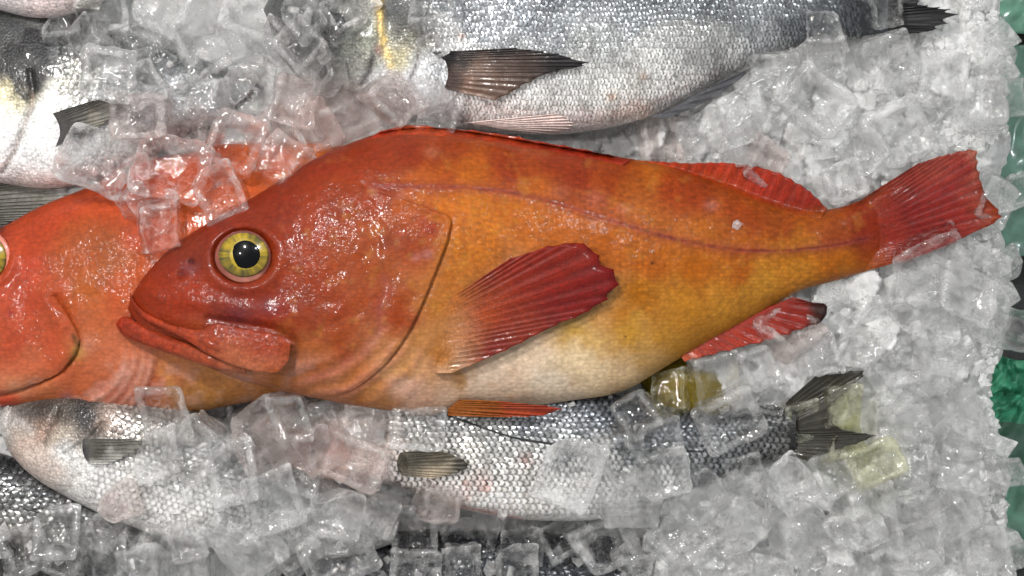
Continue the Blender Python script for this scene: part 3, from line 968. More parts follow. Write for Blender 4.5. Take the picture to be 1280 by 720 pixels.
sec = Body(
    top=[(-200, 400), (-180, 372), (-120, 335), (-60, 308), (0, 285), (50, 258), (110, 234), (150, 216), (200, 197), (260, 183), (330, 178), (400, 180), (480, 190), (560, 220), (640, 260)],
    bot=[(-200, 405), (-180, 435), (-120, 475), (-60, 500), (0, 509), (60, 508), (100, 512), (160, 518), (240, 515), (300, 505), (380, 490), (480, 460), (560, 420), (640, 380)],
    z0=0.040, T=0.044, pw=2.2, under=0.5, detail=sec_detail)
sec_paint0 = painter([
    (20, 290, 196, 82, 56), (60, 270, 198, 80, 52), (120, 245, 200, 82, 50), (180, 215, 200, 80, 48), (40, 330, 196, 76, 52), (30, 370, 196, 84, 62), (20, 420, 198, 88, 64), (60, 430, 196, 90, 64), (30, 455, 202, 108, 82),
    (100, 310, 182, 92, 50), (130, 330, 178, 96, 50), (110, 360, 190, 104, 56), (160, 360, 198, 96, 60), (180, 290, 194, 82, 50), (200, 240, 206, 86, 44), (260, 215, 208, 88, 36), (300, 250, 212, 96, 34), (240, 270, 206, 92, 42), (340, 200, 212, 100, 44), (370, 195, 216, 120, 60),
    (120, 420, 200, 112, 76), (150, 440, 206, 120, 92), (20, 480, 212, 148, 118), (60, 490, 212, 128, 92), (110, 490, 210, 118, 84), (150, 490, 204, 108, 84), (170, 460, 208, 130, 106), (185, 500, 206, 112, 80), (10, 503, 200, 76, 52), (80, 504, 200, 84, 56), (215, 490, 218, 158, 102), (250, 495, 220, 160, 96), (230, 470, 204, 132, 96), (300, 490, 214, 150, 98), (180, 400, 196, 92, 60)], .1, 50, dim=.64)


def sec_paint(px, py):
    c = sec_paint0(px, py)

    def mixin(k, rgb):
        nonlocal c
        c = c * (1 - k[..., None]) + lin(rgb) * .60 * k[..., None]
    mixin(.8 * np.exp(-(dist_poly(px, py, [(92, 420), (97, 430), (92, 446), (86, 456)]) / 3) ** 2), (84, 60, 20))
    for x, y, r, rgb, k in ((13, 391, 4, (140, 20, 20), .8), (83, 499, 8, (150, 110, 120), .6), (130, 310, 22, (140, 74, 36), .5), (100, 300, 18, (150, 76, 40), .4), (6, 293, 10, (170, 60, 40), .5), (98, 440, 9, (206, 160, 80), .6), (110, 430, 12, (216, 160, 140), .3), (2, 286, 4, (60, 30, 30), .6)):
        mixin(k * np.exp(-(((px - x) / r) ** 2 + ((py - y) / r) ** 2)), rgb)
    for k_, (cx, cy_, r_) in enumerate(((95, 440, 62), (92, 438, 76), (90, 436, 90), (86, 434, 104))):
        rr = np.hypot((px - cx), (py - cy_) * 0.95)
        mm = sstep(425, 470, py) * sstep(90, 120, px)
        mixin(.5 * mm * np.exp(-((rr - r_) / 4) ** 2), (230, 170, 150))
        mixin(.45 * mm * np.exp(-((rr - r_ - 7) / 2.5) ** 2), (150, 70, 60))
    pl = sstep(0.1, .5, fbm(px, py * 1.2, 24, 3, 57)) * sstep(440, 470, py)
    mixin(.35 * pl, (224, 176, 160))
    return c


F2 = empty('red_rockfish', 'paler orange red fish half hidden under the big red fish, cut by the left edge', 'fish')
sec.build('body', M_RED, F2, sec_paint, 330, 170)
sz = sec.z
g2 = along(GILL2, 60)
b2 = along([(20, 340), (10, 360), (0, 385), (-10, 410), (-20, 430), (-40, 450), (-60, 470), (-80, 480)], 60)
tt = np.linspace(0, 1, 40)
P = b2[:, None, :] * (1 - tt[None, :, None]) + g2[:, None, :] * tt[None, :, None]
P = P + (2.5 * fbm(P[..., 0], P[..., 1], 12, 2, 58) * sstep(.8, 1, tt)[None, :])[..., None]
endf = np.clip(np.minimum(np.linspace(0, 1, 60) * 8, (1 - np.linspace(0, 1, 60)) * 8), 0, 1)[:, None]
zz = sz(P[..., 0], P[..., 1]) + 0.003 * np.exp(-(dist_poly(P[..., 0], P[..., 1], GILL2) / 4) ** 2) + (0.0042 * sstep(0.05, .8, tt) - .001 * sstep(.92, 1, tt))[None, :] * endf - 0.0012
up = W(P[..., 0], P[..., 1], zz)
lo = up[:, -1:].copy()
lo[..., 2] -= 0.005
PP = np.concatenate([P, P[:, -1:]], 1)
mk('gill_cover', np.concatenate([up, lo], 1).reshape(-1, 3), grid_faces(60, 41)[:, ::-1], M_RED, F2, sec_paint(PP[..., 0], PP[..., 1]))
ze2 = float(sz(np.array([20.0]), np.array([322.0]))[0]) - 0.003
eye2 = disc('eye', -20, 322, 33, 36, ze2, .004, M_EYE, F2, const((186, 110, 92), .1))
disc('iris', -20, 322, 27.5, 30, ze2 + .002, .004, M_EYE, eye2, iris_paint(-20, 322, 29))
disc('pupil', -19, 322, 14, 14, ze2 + .005, .002, M_PUPIL, eye2, const((5, 6, 8), 0))

# ================================================================== SILVER FISH
# --- large silver fish along the top
top_body = Body(
    top=[(330, 10), (345, -20), (380, -60), (450, -110), (560, -150), (680, -155), (800, -130), (900, -95), (1000, -50), (1070, -18), (1110, -12)],
    bot=[(330, 14), (345, 50), (380, 85), (430, 112), (480, 132), (530, 148), (580, 160), (640, 168), (700, 168), (760, 160), (810, 146), (860, 122), (910, 94), (960, 70), (1010, 54), (1070, 46), (1110, 42)],
    z0=0.044, T=0.044, slope=.000028, under=0.6, pw=2.3, tpow=.6, tail=60,
    detail=lambda x, y: 0.0006 * fbm(x, y, 30, 3, 201) - 0.002 * np.exp(-(dist_poly(x, y, [(470, -40), (476, 20), (474, 60), (462, 95), (450, 112)]) / 5) ** 2) - .0016 * np.exp(-(dist_poly(x, y, [(520, 20), (527, 60), (518, 90), (508, 112)]) / 4) ** 2))
top_paint0 = painter([
    (400, 0, 90, 92, 96), (430, 40, 130, 132, 128), (400, 70, 120, 122, 120), (450, 30, 150, 150, 140), (462, 60, 130, 132, 120), (490, 20, 60, 62, 66), (505, 40, 66, 66, 62), (500, 70, 180, 172, 140), (520, 30, 84, 86, 88),
    (480, 100, 206, 206, 206), (520, 110, 216, 218, 222), (560, 130, 206, 206, 208), (600, 140, 226, 218, 214), (540, 85, 200, 202, 206), (560, 60, 190, 190, 190), (600, 30, 128, 132, 136), (560, 10, 112, 116, 120), (640, 60, 158, 160, 162), (650, 20, 106, 110, 116), (700, 0, 84, 88, 94), (700, 40, 130, 134, 138),
    (700, 90, 206, 206, 204), (650, 115, 220, 218, 216), (760, 110, 212, 212, 208), (750, 60, 160, 162, 162), (800, 30, 118, 122, 126), (800, 5, 92, 96, 100), (820, 80, 196, 196, 194), (860, 50, 168, 168, 166), (860, 20, 112, 116, 120), (880, 0, 84, 88, 92), (900, 60, 170, 170, 168), (940, 30, 124, 128, 130), (960, 55, 140, 142, 144), (1000, 20, 88, 92, 96), (1040, 30, 66, 70, 74), (1080, 20, 58, 60, 64),
    (640, 155, 222, 208, 204), (720, 158, 224, 214, 212), (780, 145, 224, 214, 208), (840, 115, 206, 204, 202), (580, 152, 214, 208, 206), (700, -50, 70, 74, 80), (560, -50, 80, 84, 90), (900, -60, 64, 68, 74)], .12, 210)


def top_paint(px, py):
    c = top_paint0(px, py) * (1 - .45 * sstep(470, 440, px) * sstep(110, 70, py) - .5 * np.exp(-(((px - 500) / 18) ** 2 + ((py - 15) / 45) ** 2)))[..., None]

    def mixin(k, rgb):
        nonlocal c
        c = c * (1 - k[..., None]) + lin(rgb) * k[..., None]
    k = np.exp(-(dist_poly(px, py, [(473, 0), (476, 35), (482, 62), (488, 82)]) / 5) ** 2) * (0.7 + noise(px, py, 7, 220)).clip(0, 1)
    mixin(.8 * k, (224, 188, 96))
    mixin(.6 * np.exp(-(((px - 473) / 5) ** 2 + ((py - 62) / 8) ** 2)), (120, 58, 52))
    mixin(.8 * np.exp(-(dist_poly(px, py, [(466, 70), (462, 88), (452, 104)]) / 3.5) ** 2), (50, 50, 54))
    mixin(.8 * np.exp(-(dist_poly(px, py, [(527, 55), (519, 85), (510, 106)]) / 2) ** 2), (60, 44, 40))
    for x, y, r, a in ((763, 120, 6, .6), (575, 46, 4, .5), (803, 96, 6, .4), (806, 145, 8, .35)):
        mixin(a * np.exp(-(((px - x) / r) ** 2 + ((py - y) / r) ** 2)), (200, 150, 116))
    mixin(.5 * np.exp(-(dist_poly(px, py, [(640, 134), (700, 131), (740, 134)]) / 3) ** 2), (130, 134, 130))
    return c


GS = 'silver fish packed in the ice'
T1 = empty('silver_bream', 'large silver fish with a black pectoral fin lying along the top edge', 'fish', GS)
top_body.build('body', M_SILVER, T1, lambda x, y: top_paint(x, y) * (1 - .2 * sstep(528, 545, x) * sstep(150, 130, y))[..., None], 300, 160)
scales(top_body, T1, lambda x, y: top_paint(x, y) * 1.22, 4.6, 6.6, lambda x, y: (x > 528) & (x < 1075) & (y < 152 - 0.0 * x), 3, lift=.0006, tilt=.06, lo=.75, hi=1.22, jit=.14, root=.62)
tz = top_body.z
bf = painter([(555, 65, 26, 26, 30), (560, 90, 60, 48, 44), (590, 75, 44, 38, 36), (640, 70, 34, 30, 30), (700, 75, 28, 26, 28), (590, 110, 110, 84, 70), (620, 105, 96, 76, 66), (640, 90, 76, 60, 54)], .15, 230, eps=30)
fin('pectoral_fin', [(540, 66), (556, 76), (560, 92), (556, 110)], [(650, 60), (700, 67), (741, 80), (690, 92), (660, 106), (622, 126)], lambda x, y, s: tz(x, y) + .0012 + .002 * sstep(0, .35, s) + .004 * s, T1, M_GREYFIN, bf, rays=14, seed=21, ragged=.05, corr=.0008, ray_w=2.4)
df_ = const((20, 20, 22), .2, 233)
fin('tail_fin', [(1085, -10), (1095, 5), (1098, 22), (1090, 42)], [(1190, -60), (1150, -25), (1150, 0), (1199, 16), (1190, 30), (1140, 44)], lambda x, y, s: .062 + .012 * s + 0 * x, T1, M_GREYFIN, df_, rays=16, seed=23, ragged=.12, corr=.0012, ray_w=2.6)
fin('anal_fin', [(812, 146), (830, 140), (860, 124), (885, 110)], [(836, 147), (872, 132), (920, 103), (945, 82)], lambda x, y, s: .068 + 0 * x, T1, M_GREYFIN, const((66, 66, 70), .15, 234), rays=5, seed=25, ragged=.02, ray_w=3)
fin('pelvic_fin', [(580, 154), (600, 156), (620, 160)], [(700, 142), (720, 155), (700, 168)], lambda x, y, s: tz(x, y, .05) + .0025 + 0 * s, T1, M_GREYFIN, const((206, 184, 178), .12, 235), rays=8, seed=26, ragged=.04, ray_w=2)
zt = float(tz(np.array([420.0]), np.array([30.0]))[0])
e3 = disc('eye', 418, 30, 24, 23, zt - .001, .003, M_EYE, T1, const((74, 76, 76), .1))
disc('iris', 418, 30, 18, 17, zt + .001, .003, M_EYE, e3, const((40, 42, 42), .15))
disc('pupil', 417, 32, 9, 9, zt + .0035, .001, M_EYE, e3, const((8, 8, 10), 0))

# --- silver fish at the top left
tl = Body(
    top=[(-240, 120), (-225, 85), (-180, 45), (-100, 10), (0, -5), (80, 10), (160, 40), (240, 70), (300, 92), (330, 108)],
    bot=[(-240, 125), (-225, 160), (-180, 195), (-100, 218), (0, 229), (60, 236), (110, 228), (165, 208), (220, 180), (280, 148), (330, 112)],
    z0=0.034, T=0.040, under=.6, pw=2.3,
    detail=lambda x, y: .0007 * fbm(x, y, 30, 3, 301) - .0022 * np.exp(-(dist_poly(x, y, [(38, 90), (41, 115), (39, 135), (28, 165), (15, 195), (3, 215)]) / 4) ** 2))
tl_paint0 = painter([(10, 60, 44, 44, 46), (30, 90, 34, 34, 36), (55, 80, 50, 50, 52), (60, 50, 80, 82, 84), (20, 40, 60, 62, 64), (5, 110, 170, 160, 120), (20, 100, 80, 76, 66), (30, 110, 50, 46, 42), (10, 130, 206, 196, 160), (10, 160, 222, 218, 214), (20, 190, 226, 224, 224), (70, 110, 172, 170, 158), (90, 95, 140, 140, 136), (60, 130, 214, 214, 212), (50, 170, 226, 226, 226), (60, 200, 232, 230, 230), (110, 190, 220, 220, 220), (100, 225, 226, 216, 212), (40, 225, 226, 216, 214), (110, 130, 160, 160, 160), (120, 80, 120, 122, 124), (200, 120, 170, 170, 172), (250, 80, 110, 112, 114), (200, 60, 96, 98, 100)], .16, 310)


def tl_paint(px, py):
    c = tl_paint0(px, py)
    k = .75 * np.exp(-(dist_poly(px, py, [(38, 100), (41, 118), (39, 135), (28, 165), (15, 195), (3, 215)]) / 2.4) ** 2)
    c = c * (1 - k[..., None]) + lin((96, 70, 56)) * k[..., None]
    b = sstep(.1, .5, fbm(px, py, 14, 3, 315)) * np.exp(-(((px - 32) / 26) ** 2 + ((py - 80) / 34) ** 2))
    k = .93 * sstep(-.35, .1, fbm(px, py, 22, 3, 316) + .9 - np.hypot((px - 32) / 34, (py - 74) / 42))
    c = c * (1 - k[..., None]) + lin((22, 22, 25)) * k[..., None]
    return c * (1 - .7 * b)[..., None]


T2 = empty('silver_bream', 'silver fish with black blotched gill cover at the left edge above the paler red fish', 'fish', GS)
tl.build('body', M_SILVER, T2, tl_paint, 260, 130)
scales(tl, T2, tl_paint, 5.2, 6.4, lambda x, y: (x > 70) & (y < 222), 5, lift=.0005, tilt=.09, lo=.75, hi=1.2, jit=.18, root=.6)
lz = tl.z
fin('pectoral_fin', [(66, 142), (72, 152), (75, 166), (70, 182)], [(120, 125), (152, 122), (148, 140), (128, 156), (100, 170)], lambda x, y, s: lz(x, y) + .0014 + .0016 * sstep(0, .3, s) + .003 * s, T2, M_GREYFIN, painter([(70, 160, 60, 58, 60), (90, 150, 52, 50, 48), (110, 140, 74, 70, 64), (150, 125, 24, 24, 26), (110, 160, 120, 116, 106), (130, 150, 100, 98, 92)], .15, 320, eps=20), rays=13, seed=31, ragged=.06, corr=.0008, ray_w=1.8)

# --- fish of which only the striped tail shows at the left edge
T3 = empty('grey_fish', 'fish showing only its grey striped fin between silver fish and red fish', 'fish', GS)
fin('tail_fin', [(-60, 232), (-62, 250), (-60, 270), (-58, 290)], [(40, 222), (80, 228), (92, 242), (60, 262), (20, 276), (-5, 286)], lambda x, y, s: .030 + .004 * s + 0 * x, T3, M_GREYFIN, painter([(0, 240, 92, 90, 84), (40, 245, 106, 104, 98), (80, 235, 150, 148, 144), (10, 265, 84, 82, 78), (40, 262, 120, 118, 110)], .2, 330), rays=18, seed=33, ragged=.06, corr=.0016, ray_w=2.4)
strip('body', [(-200, 200), (-130, 226), (-55, 234)], [(-200, 330), (-130, 300), (-55, 288)], lambda x, y: .026 + 0 * x, .018, M_SILVER, T3, const((130, 132, 134), .15), 30, 20)

# --- pale belly at the very top left
pb = Body(
    top=[(-160, -90), (-140, -130), (-60, -170), (60, -180), (120, -150), (150, -110), (165, -80)],
    bot=[(-160, -86), (-140, -40), (-60, 2), (0, 13), (40, 22), (70, 22), (105, 12), (128, 2), (148, -20), (160, -50), (165, -76)],
    z0=.062, T=.036, under=.5, detail=lambda x, y: .0007 * fbm(x, y, 40, 3, 351) - .002 * np.exp(-(dist_poly(x, y, [(100, -40), (93, 0), (88, 14)]) / 3) ** 2))
T4 = empty('silver_bream', 'pale pinkish white fish belly at the top left corner of the picture', 'fish', GS)
pb_p = painter([(0, 0, 214, 206, 206), (50, 10, 224, 206, 204), (80, -10, 222, 204, 202), (110, 5, 226, 216, 210), (200, 0, 222, 208, 206), (130, -40, 200, 196, 196)], .08, 352)
pb.build('body', M_SILVER, T4, pb_p, 160, 70)
strip('gill_flap', [(90, -60), (97, -20), (94, 10)], [(130, -60), (132, -20), (124, 12)], lambda x, y: pb.z(x, y), .002, M_SILVER, T4, const((224, 220, 214), .05), 24, 10)

# --- silver fish at the bottom left, nose at the left edge
bl = Body(
    top=[(-2, 520), (3, 508), (20, 495), (60, 482), (130, 480), (210, 500), (290, 530), (370, 570), (440, 610), (500, 650)],
    bot=[(-2, 522), (0, 535), (8, 558), (24, 580), (50, 602), (85, 622), (125, 642), (170, 660), (220, 676), (270, 686), (330, 694), (400, 698), (460, 690), (500, 676)],
    theta=18, pivot=(0, 520), z0=.034, T=.036, under=.6, pw=2.3,
    detail=lambda x, y: .0006 * fbm(x, y, 30, 3, 401) - .0016 * np.exp(-(dist_poly(x, y, [(128, 530), (116, 546), (100, 556), (80, 566)]) / 3.5) ** 2) - .0012 * np.exp(-(dist_poly(x, y, [(72, 512), (62, 535), (56, 556)]) / 4) ** 2))
bl_paint0 = painter([(5, 525, 196, 188, 184), (12, 545, 226, 222, 218), (20, 520, 84, 76, 70), (40, 515, 74, 64, 58), (60, 515, 80, 68, 60), (40, 535, 132, 104, 88), (30, 550, 196, 182, 172), (50, 550, 176, 140, 122), (75, 530, 96, 82, 70), (90, 520, 60, 52, 46), (112, 518, 22, 20, 22), (115, 530, 46, 42, 40), (80, 555, 170, 158, 142), (50, 575, 222, 204, 194), (40, 565, 214, 190, 176), (90, 580, 224, 222, 220), (140, 525, 150, 128, 116), (160, 535, 120, 112, 108), (170, 550, 120, 118, 114), (120, 590, 220, 220, 218), (100, 610, 234, 230, 228), (140, 630, 236, 232, 230), (180, 600, 196, 196, 194), (220, 580, 150, 150, 148), (230, 620, 204, 204, 202), (260, 650, 216, 216, 214), (200, 640, 230, 228, 226), (220, 665, 236, 232, 230), (300, 640, 190, 190, 190), (350, 600, 130, 132, 132), (300, 570, 110, 112, 112)], .1, 410)


def bl_paint(px, py):
    c = bl_paint0(px, py) * (1 - .62 * np.exp(-(((px - 72) / 58) ** 2 + ((py - 516) / 24) ** 2)))[..., None]
    k = .9 * np.exp(-(((px - 112) / 14) ** 2 + ((py - 521) / 13) ** 2))
    c = c * (1 - k[..., None]) + lin((16, 14, 16)) * k[..., None]
    for pl in ([(128, 530), (116, 546), (100, 556), (80, 566)], [(110, 538), (90, 550), (70, 560)], [(72, 512), (62, 535), (56, 556)]):
        k = .55 * np.exp(-(dist_poly(px, py, pl) / 2.4) ** 2)
        c = c * (1 - k[..., None]) + lin((54, 44, 38)) * k[..., None]
    return c


T5 = empty('silver_bream', 'white bellied silver fish with black gill spot, nose at the lower left edge', 'fish', GS)
bl.build('body', M_SILVER, T5, bl_paint, 260, 130)
scales(bl, T5, lambda x, y: bl_paint(x, y) * 1.25, 8.2, 7.2, lambda x, y: (x > 128 - 0.3 * (y - 560)) & (x < 330), 7, lift=.0009, tilt=.06, lo=.75, hi=1.12, edge=.86)
bz = bl.z
fin('pectoral_fin', [(104, 549), (103, 560), (106, 572), (112, 580)], [(166, 549), (184, 554), (172, 564), (136, 580)], lambda x, y, s: bz(x, y) + .0014 + .0016 * sstep(0, .3, s) + .003 * s, T5, M_GREYFIN, painter([(106, 565, 40, 38, 40), (130, 553, 62, 60, 54), (160, 554, 86, 84, 78), (150, 568, 150, 148, 142), (130, 576, 180, 178, 174)], .15, 420, eps=20), rays=9, seed=41, ragged=.05, ray_w=1.8)

# --- dark scaled fish in the bottom left corner
dl = Body(
    top=[(-220, 620), (-205, 585), (-150, 560), (-60, 555), (0, 566), (60, 590), (130, 630), (190, 670), (215, 690)],
    bot=[(-220, 624), (-205, 660), (-150, 700), (-60, 722), (0, 730), (60, 736), (130, 732), (190, 716), (215, 696)],
    z0=.018, T=.026, under=.5)
dl_p = painter([(0, 585, 44, 46, 50), (30, 600, 50, 52, 56), (60, 615, 56, 58, 60), (0, 610, 70, 72, 74), (40, 630, 96, 98, 98), (0, 640, 140, 140, 138), (60, 650, 150, 150, 146), (100, 645, 96, 96, 96), (30, 665, 170, 168, 164), (110, 670, 160, 160, 158), (0, 668, 120, 110, 100), (0, 700, 50, 50, 52), (60, 700, 40, 40, 42), (120, 705, 44, 44, 46), (150, 690, 60, 60, 62)], .12, 430)
T6 = empty('silver_bream', 'dark grey scaled fish in the bottom left corner under the white belly', 'fish', GS)
dl.build('body', M_SILVER, T6, lambda x, y: dl_p(x, y) * .6, 140, 70)
scales(dl, T6, dl_p, 9, 8, lambda x, y: x > -30, 9, lift=.0012, tilt=.08, lo=.6, hi=1.4)
strip('lateral_line', [(20, 630), (60, 642), (110, 652)], [(20, 633), (60, 645), (110, 655)], lambda x, y: dl.z(x, y) + .0012, .0006, M_SILVER, T6, const((60, 60, 62)), 30, 6)

# --- silver fish in the middle of the bottom
mb = Body(
    top=[(262, 556), (275, 530), (310, 505), (380, 480), (460, 465), (560, 462), (660, 470), (740, 485), (820, 506), (900, 512), (960, 508), (995, 506)],
    bot=[(262, 560), (275, 578), (310, 594), (380, 604), (440, 604), (480, 604), (520, 617), (570, 634), (620, 645), (680, 651), (740, 650), (790, 641), (850, 622), (900, 600), (950, 578), (995, 568)],
    z0=.030, T=.036, slope=.000036, under=.6, pw=2.3, detail=lambda x, y: .0006 * fbm(x, y, 30, 3, 501) - .0016 * np.exp(-(dist_poly(x, y, [(470, 520), (476, 550), (470, 580), (450, 600)]) / 5) ** 2))
mb_paint0 = painter([(300, 550, 96, 96, 96), (340, 530, 110, 108, 106), (400, 530, 120, 116, 112), (430, 560, 206, 180, 172), (400, 580, 216, 196, 188), (460, 545, 150, 140, 136), (460, 580, 216, 204, 198), (470, 600, 226, 216, 212),
    (520, 540, 150, 150, 148), (560, 525, 120, 122, 124), (600, 520, 112, 116, 120), (660, 515, 90, 94, 100), (720, 515, 84, 88, 94), (760, 520, 66, 70, 76), (640, 550, 160, 160, 158), (580, 560, 190, 188, 182), (620, 585, 206, 204, 200), (700, 560, 140, 142, 144), (740, 590, 186, 186, 184), (560, 610, 214, 206, 200), (620, 615, 222, 220, 214), (700, 620, 226, 226, 222), (740, 640, 232, 230, 228), (620, 640, 226, 214, 210), (800, 560, 96, 100, 104), (800, 530, 54, 58, 62), (860, 545, 70, 74, 78), (860, 580, 130, 132, 134), (820, 610, 190, 190, 190), (900, 560, 110, 112, 114), (930, 530, 66, 68, 70), (980, 540, 56, 56, 56), (960, 565, 96, 96, 96)], .1, 510)


def mb_paint(px, py):
    c = mb_paint0(px, py)

    def mixin(k, rgb):
        nonlocal c
        c = c * (1 - k[..., None]) + lin(rgb) * k[..., None]
    for x, y, r, a in ((605, 609, 7, .55), (582, 620, 6, .5), (580, 606, 6, .35), (655, 575, 8, .3), (600, 600, 14, .2)):
        mixin(a * np.exp(-(((px - x) / r) ** 2 + ((py - y) / r) ** 2)), (196, 96, 80))
    mixin(.6 * np.exp(-(dist_poly(px, py, [(570, 632), (620, 642), (650, 648)]) / 2.5) ** 2), (200, 140, 130))
    return c


T7 = empty('silver_bream', 'silver fish with coarse shining scales below the belly of the big red fish', 'fish', GS)
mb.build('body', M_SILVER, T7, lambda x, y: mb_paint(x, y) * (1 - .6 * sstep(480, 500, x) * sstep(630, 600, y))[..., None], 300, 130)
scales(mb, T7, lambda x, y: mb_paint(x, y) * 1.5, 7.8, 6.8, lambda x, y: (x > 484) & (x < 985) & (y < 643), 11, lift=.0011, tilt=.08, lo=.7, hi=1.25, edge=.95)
nz = mb.z
LL = [(560, 518), (600, 532), (640, 545), (680, 552), (730, 557), (790, 561), (880, 563)]
strip('lateral_line', LL, [(x, y + 2.6) for x, y in LL], lambda x, y: nz(x, y) + .0014, .0006, M_SILVER, T7, const((40, 40, 44)), 60, 6)
fin('pectoral_fin', [(500, 566), (497, 574), (497, 586), (502, 594)], [(540, 563), (570, 569), (590, 582), (572, 592), (545, 598)], lambda x, y, s: nz(x, y) + .0014 + .0016 * sstep(0, .3, s) + .003 * s, T7, M_GREYFIN, painter([(500, 580, 96, 92, 84), (520, 572, 76, 72, 62), (550, 575, 88, 82, 68), (585, 580, 56, 52, 44), (540, 592, 160, 146, 126)], .12, 520, eps=20), rays=11, seed=51, ragged=.04, ray_w=2)
fin('tail_fin', [(978, 508), (984, 525), (986, 545), (980, 566)], [(1020, 470), (1060, 462), (1086, 461), (1068, 482), (1042, 508), (1046, 530), (1098, 545), (1062, 558), (1010, 576)], lambda x, y, s: .066 + .008 * s + 0 * x, T7, M_GREYFIN, const((44, 42, 36), .2, 521), rays=20, seed=53, ragged=.05, corr=.0005, ray_w=2.4)

# --- dark fish along the bottom edge
db = Body(
    top=[(330, 760), (350, 720), (420, 678), (520, 662), (640, 664), (760, 670), (880, 676), (980, 684), (1060, 682), (1110, 680)],
    bot=[(330, 764), (350, 800), (420, 840), (520, 860), (640, 866), (760, 860), (880, 840), (980, 800), (1060, 760), (1110, 750)],
    z0=.012, T=.030, under=.4)
db_p = painter([(400, 720, 40, 42, 46), (480, 700, 30, 31, 34), (560, 705, 34, 36, 40), (640, 710, 28, 30, 34), (720, 705, 32, 34, 38), (820, 712, 22, 24, 27), (900, 705, 40, 42, 46), (1020, 700, 60, 62, 66), (700, 780, 50, 52, 56)], .1, 530)
T8 = empty('silver_bream', 'black backed fish mostly buried under ice cubes along the bottom edge', 'fish', GS)
db.build('body', M_SILVER, T8, db_p, 160, 60)
scales(db, T8, lambda x, y: db_p(x, y) * 1.5, 8.5, 7.5, lambda x, y: x > 300, 13, lift=.001, tilt=.08, lo=.5, hi=1.8)

# --- lemon behind the ice cubes
def lemon():
    n, m = 48, 24
    t = np.linspace(0, 2 * math.pi, n, endpoint=False)
    p = np.linspace(0, math.pi, m)
    Pp, Tt = np.meshgrid(p, t, indexing='ij')
    x = np.cos(Pp)
    x = x * (1 + .10 * np.abs(x) ** 8)
    r = np.sin(Pp) ** .9
    a = math.radians(-28)
    lx, ly, lz_ = .034 * x, .024 * r * np.cos(Tt), .024 * r * np.sin(Tt)
    c = W(np.array(858.0), np.array(486.0), np.array(.040))
    V = np.stack([c[0] + lx * math.cos(a) - ly * math.sin(a), c[1] + lx * math.sin(a) + ly * math.cos(a), c[2] + lz_], -1)
    o = mk('lemon', V.reshape(-1, 3), grid_faces(m, n, wrap=True), M_LEMON, None, const((104, 88, 8), .12, 540)(Pp * 60, Tt * 60))
    tag(o, 'olive yellow lemon tucked behind ice cubes under the red anal fin', 'lemon')


lemon()

# ================================================================== ICE CUBES
def cube_mesh(seed, broken=False):
    rg = np.random.default_rng(seed)
    n = 13
    g = np.linspace(-1, 1, n)
    g = np.sign(g) * np.abs(g) ** .8
    faces = []
    verts = {}
    vl = []

    def vid(p):
        k = tuple(np.round(p, 4))
        if k not in verts:
            verts[k] = len(vl)
            vl.append(p)
        return verts[k]
    for ax in range(3):
        for sg in (-1, 1):
            idx = np.zeros((n, n), int)
            for i in range(n):
                for j in range(n):
                    p = np.zeros(3)
                    p[ax] = sg
                    p[(ax + 1) % 3] = g[i]
                    p[(ax + 2) % 3] = g[j]
                    idx[i, j] = vid(p)
            for i in range(n - 1):
                for j in range(n - 1):
                    q = [idx[i, j], idx[i + 1, j], idx[i + 1, j + 1], idx[i, j + 1]]
                    faces.append(q if sg > 0 else q[::-1])
    v = np.array(vl)
    r = .14 + .12 * rg.random()
    inner = np.clip(v, -(1 - r), 1 - r)
    d = v - inner
    v = inner + d / (np.linalg.norm(d, axis=1, keepdims=True) + 1e-9) * r
    sq = np.maximum(np.abs(v[:, 0]), np.abs(v[:, 1]))
    dim = sstep(.74, .45, sq) * (.5 + .25 * rg.random())
    top = v[:, 2] > .3
    v[:, 2] -= np.where(top, dim, 0)
    bot = v[:, 2] < -.3
    v[:, 2] += np.where(bot, sstep(.8, .2, sq) * .12 * rg.random(), 0)
    v[:, :2] *= (1 + .09 * v[:, 2:3])                    # slight taper
    v[:, 0] *= 1 + .12 * rg.normal()
    v[:, 2] *= .8 + .1 * rg.normal()
    k = rg.normal(0, .09, (3, 3))
    v = v + v @ k
    for ax in range(3):                                   # melted unevenness
        o = rg.random(2) * 50
        v[:, ax] += .16 * fbm(v[:, (ax + 1) % 3] * 30 + o[0], v[:, (ax + 2) % 3] * 30 + o[1] + v[:, ax] * 9, 26, 3, seed % 50)
    if broken:
        for _ in range(2):
            nn = rg.normal(0, 1, 3)
            nn[2] *= .5
            nn /= np.linalg.norm(nn)
            h = v @ nn - .72
            h = np.where(h > 0, h, 0)
            v = v - h[:, None] * nn * .95
    me_o = mk('ice_cube', v * .5, np.array(faces), None)
    me = me_o.data
    bpy.data.objects.remove(me_o)
    return me


CUBES_M = {}
N_VAR = 14
for i in range(N_VAR):
    base = cube_mesh(600 + i, i % 3 == 2)
    for k, mt in ICE.items():
        me = base.copy()
        me.materials.append(mt)
        CUBES_M[(i, k)] = me

BODIES = [main, sec, top_body, tl, pb, bl, dl, mb, db]


def surf(px, py):
    px, py = np.asarray(px, float), np.asarray(py, float)
    z = bed_base(px, py) + .004
    for b in BODIES:
        z = np.maximum(z, b.z(px, py, -1.0))
    return z


GC = 'ice cubes strewn over and between the fish'
placed = []


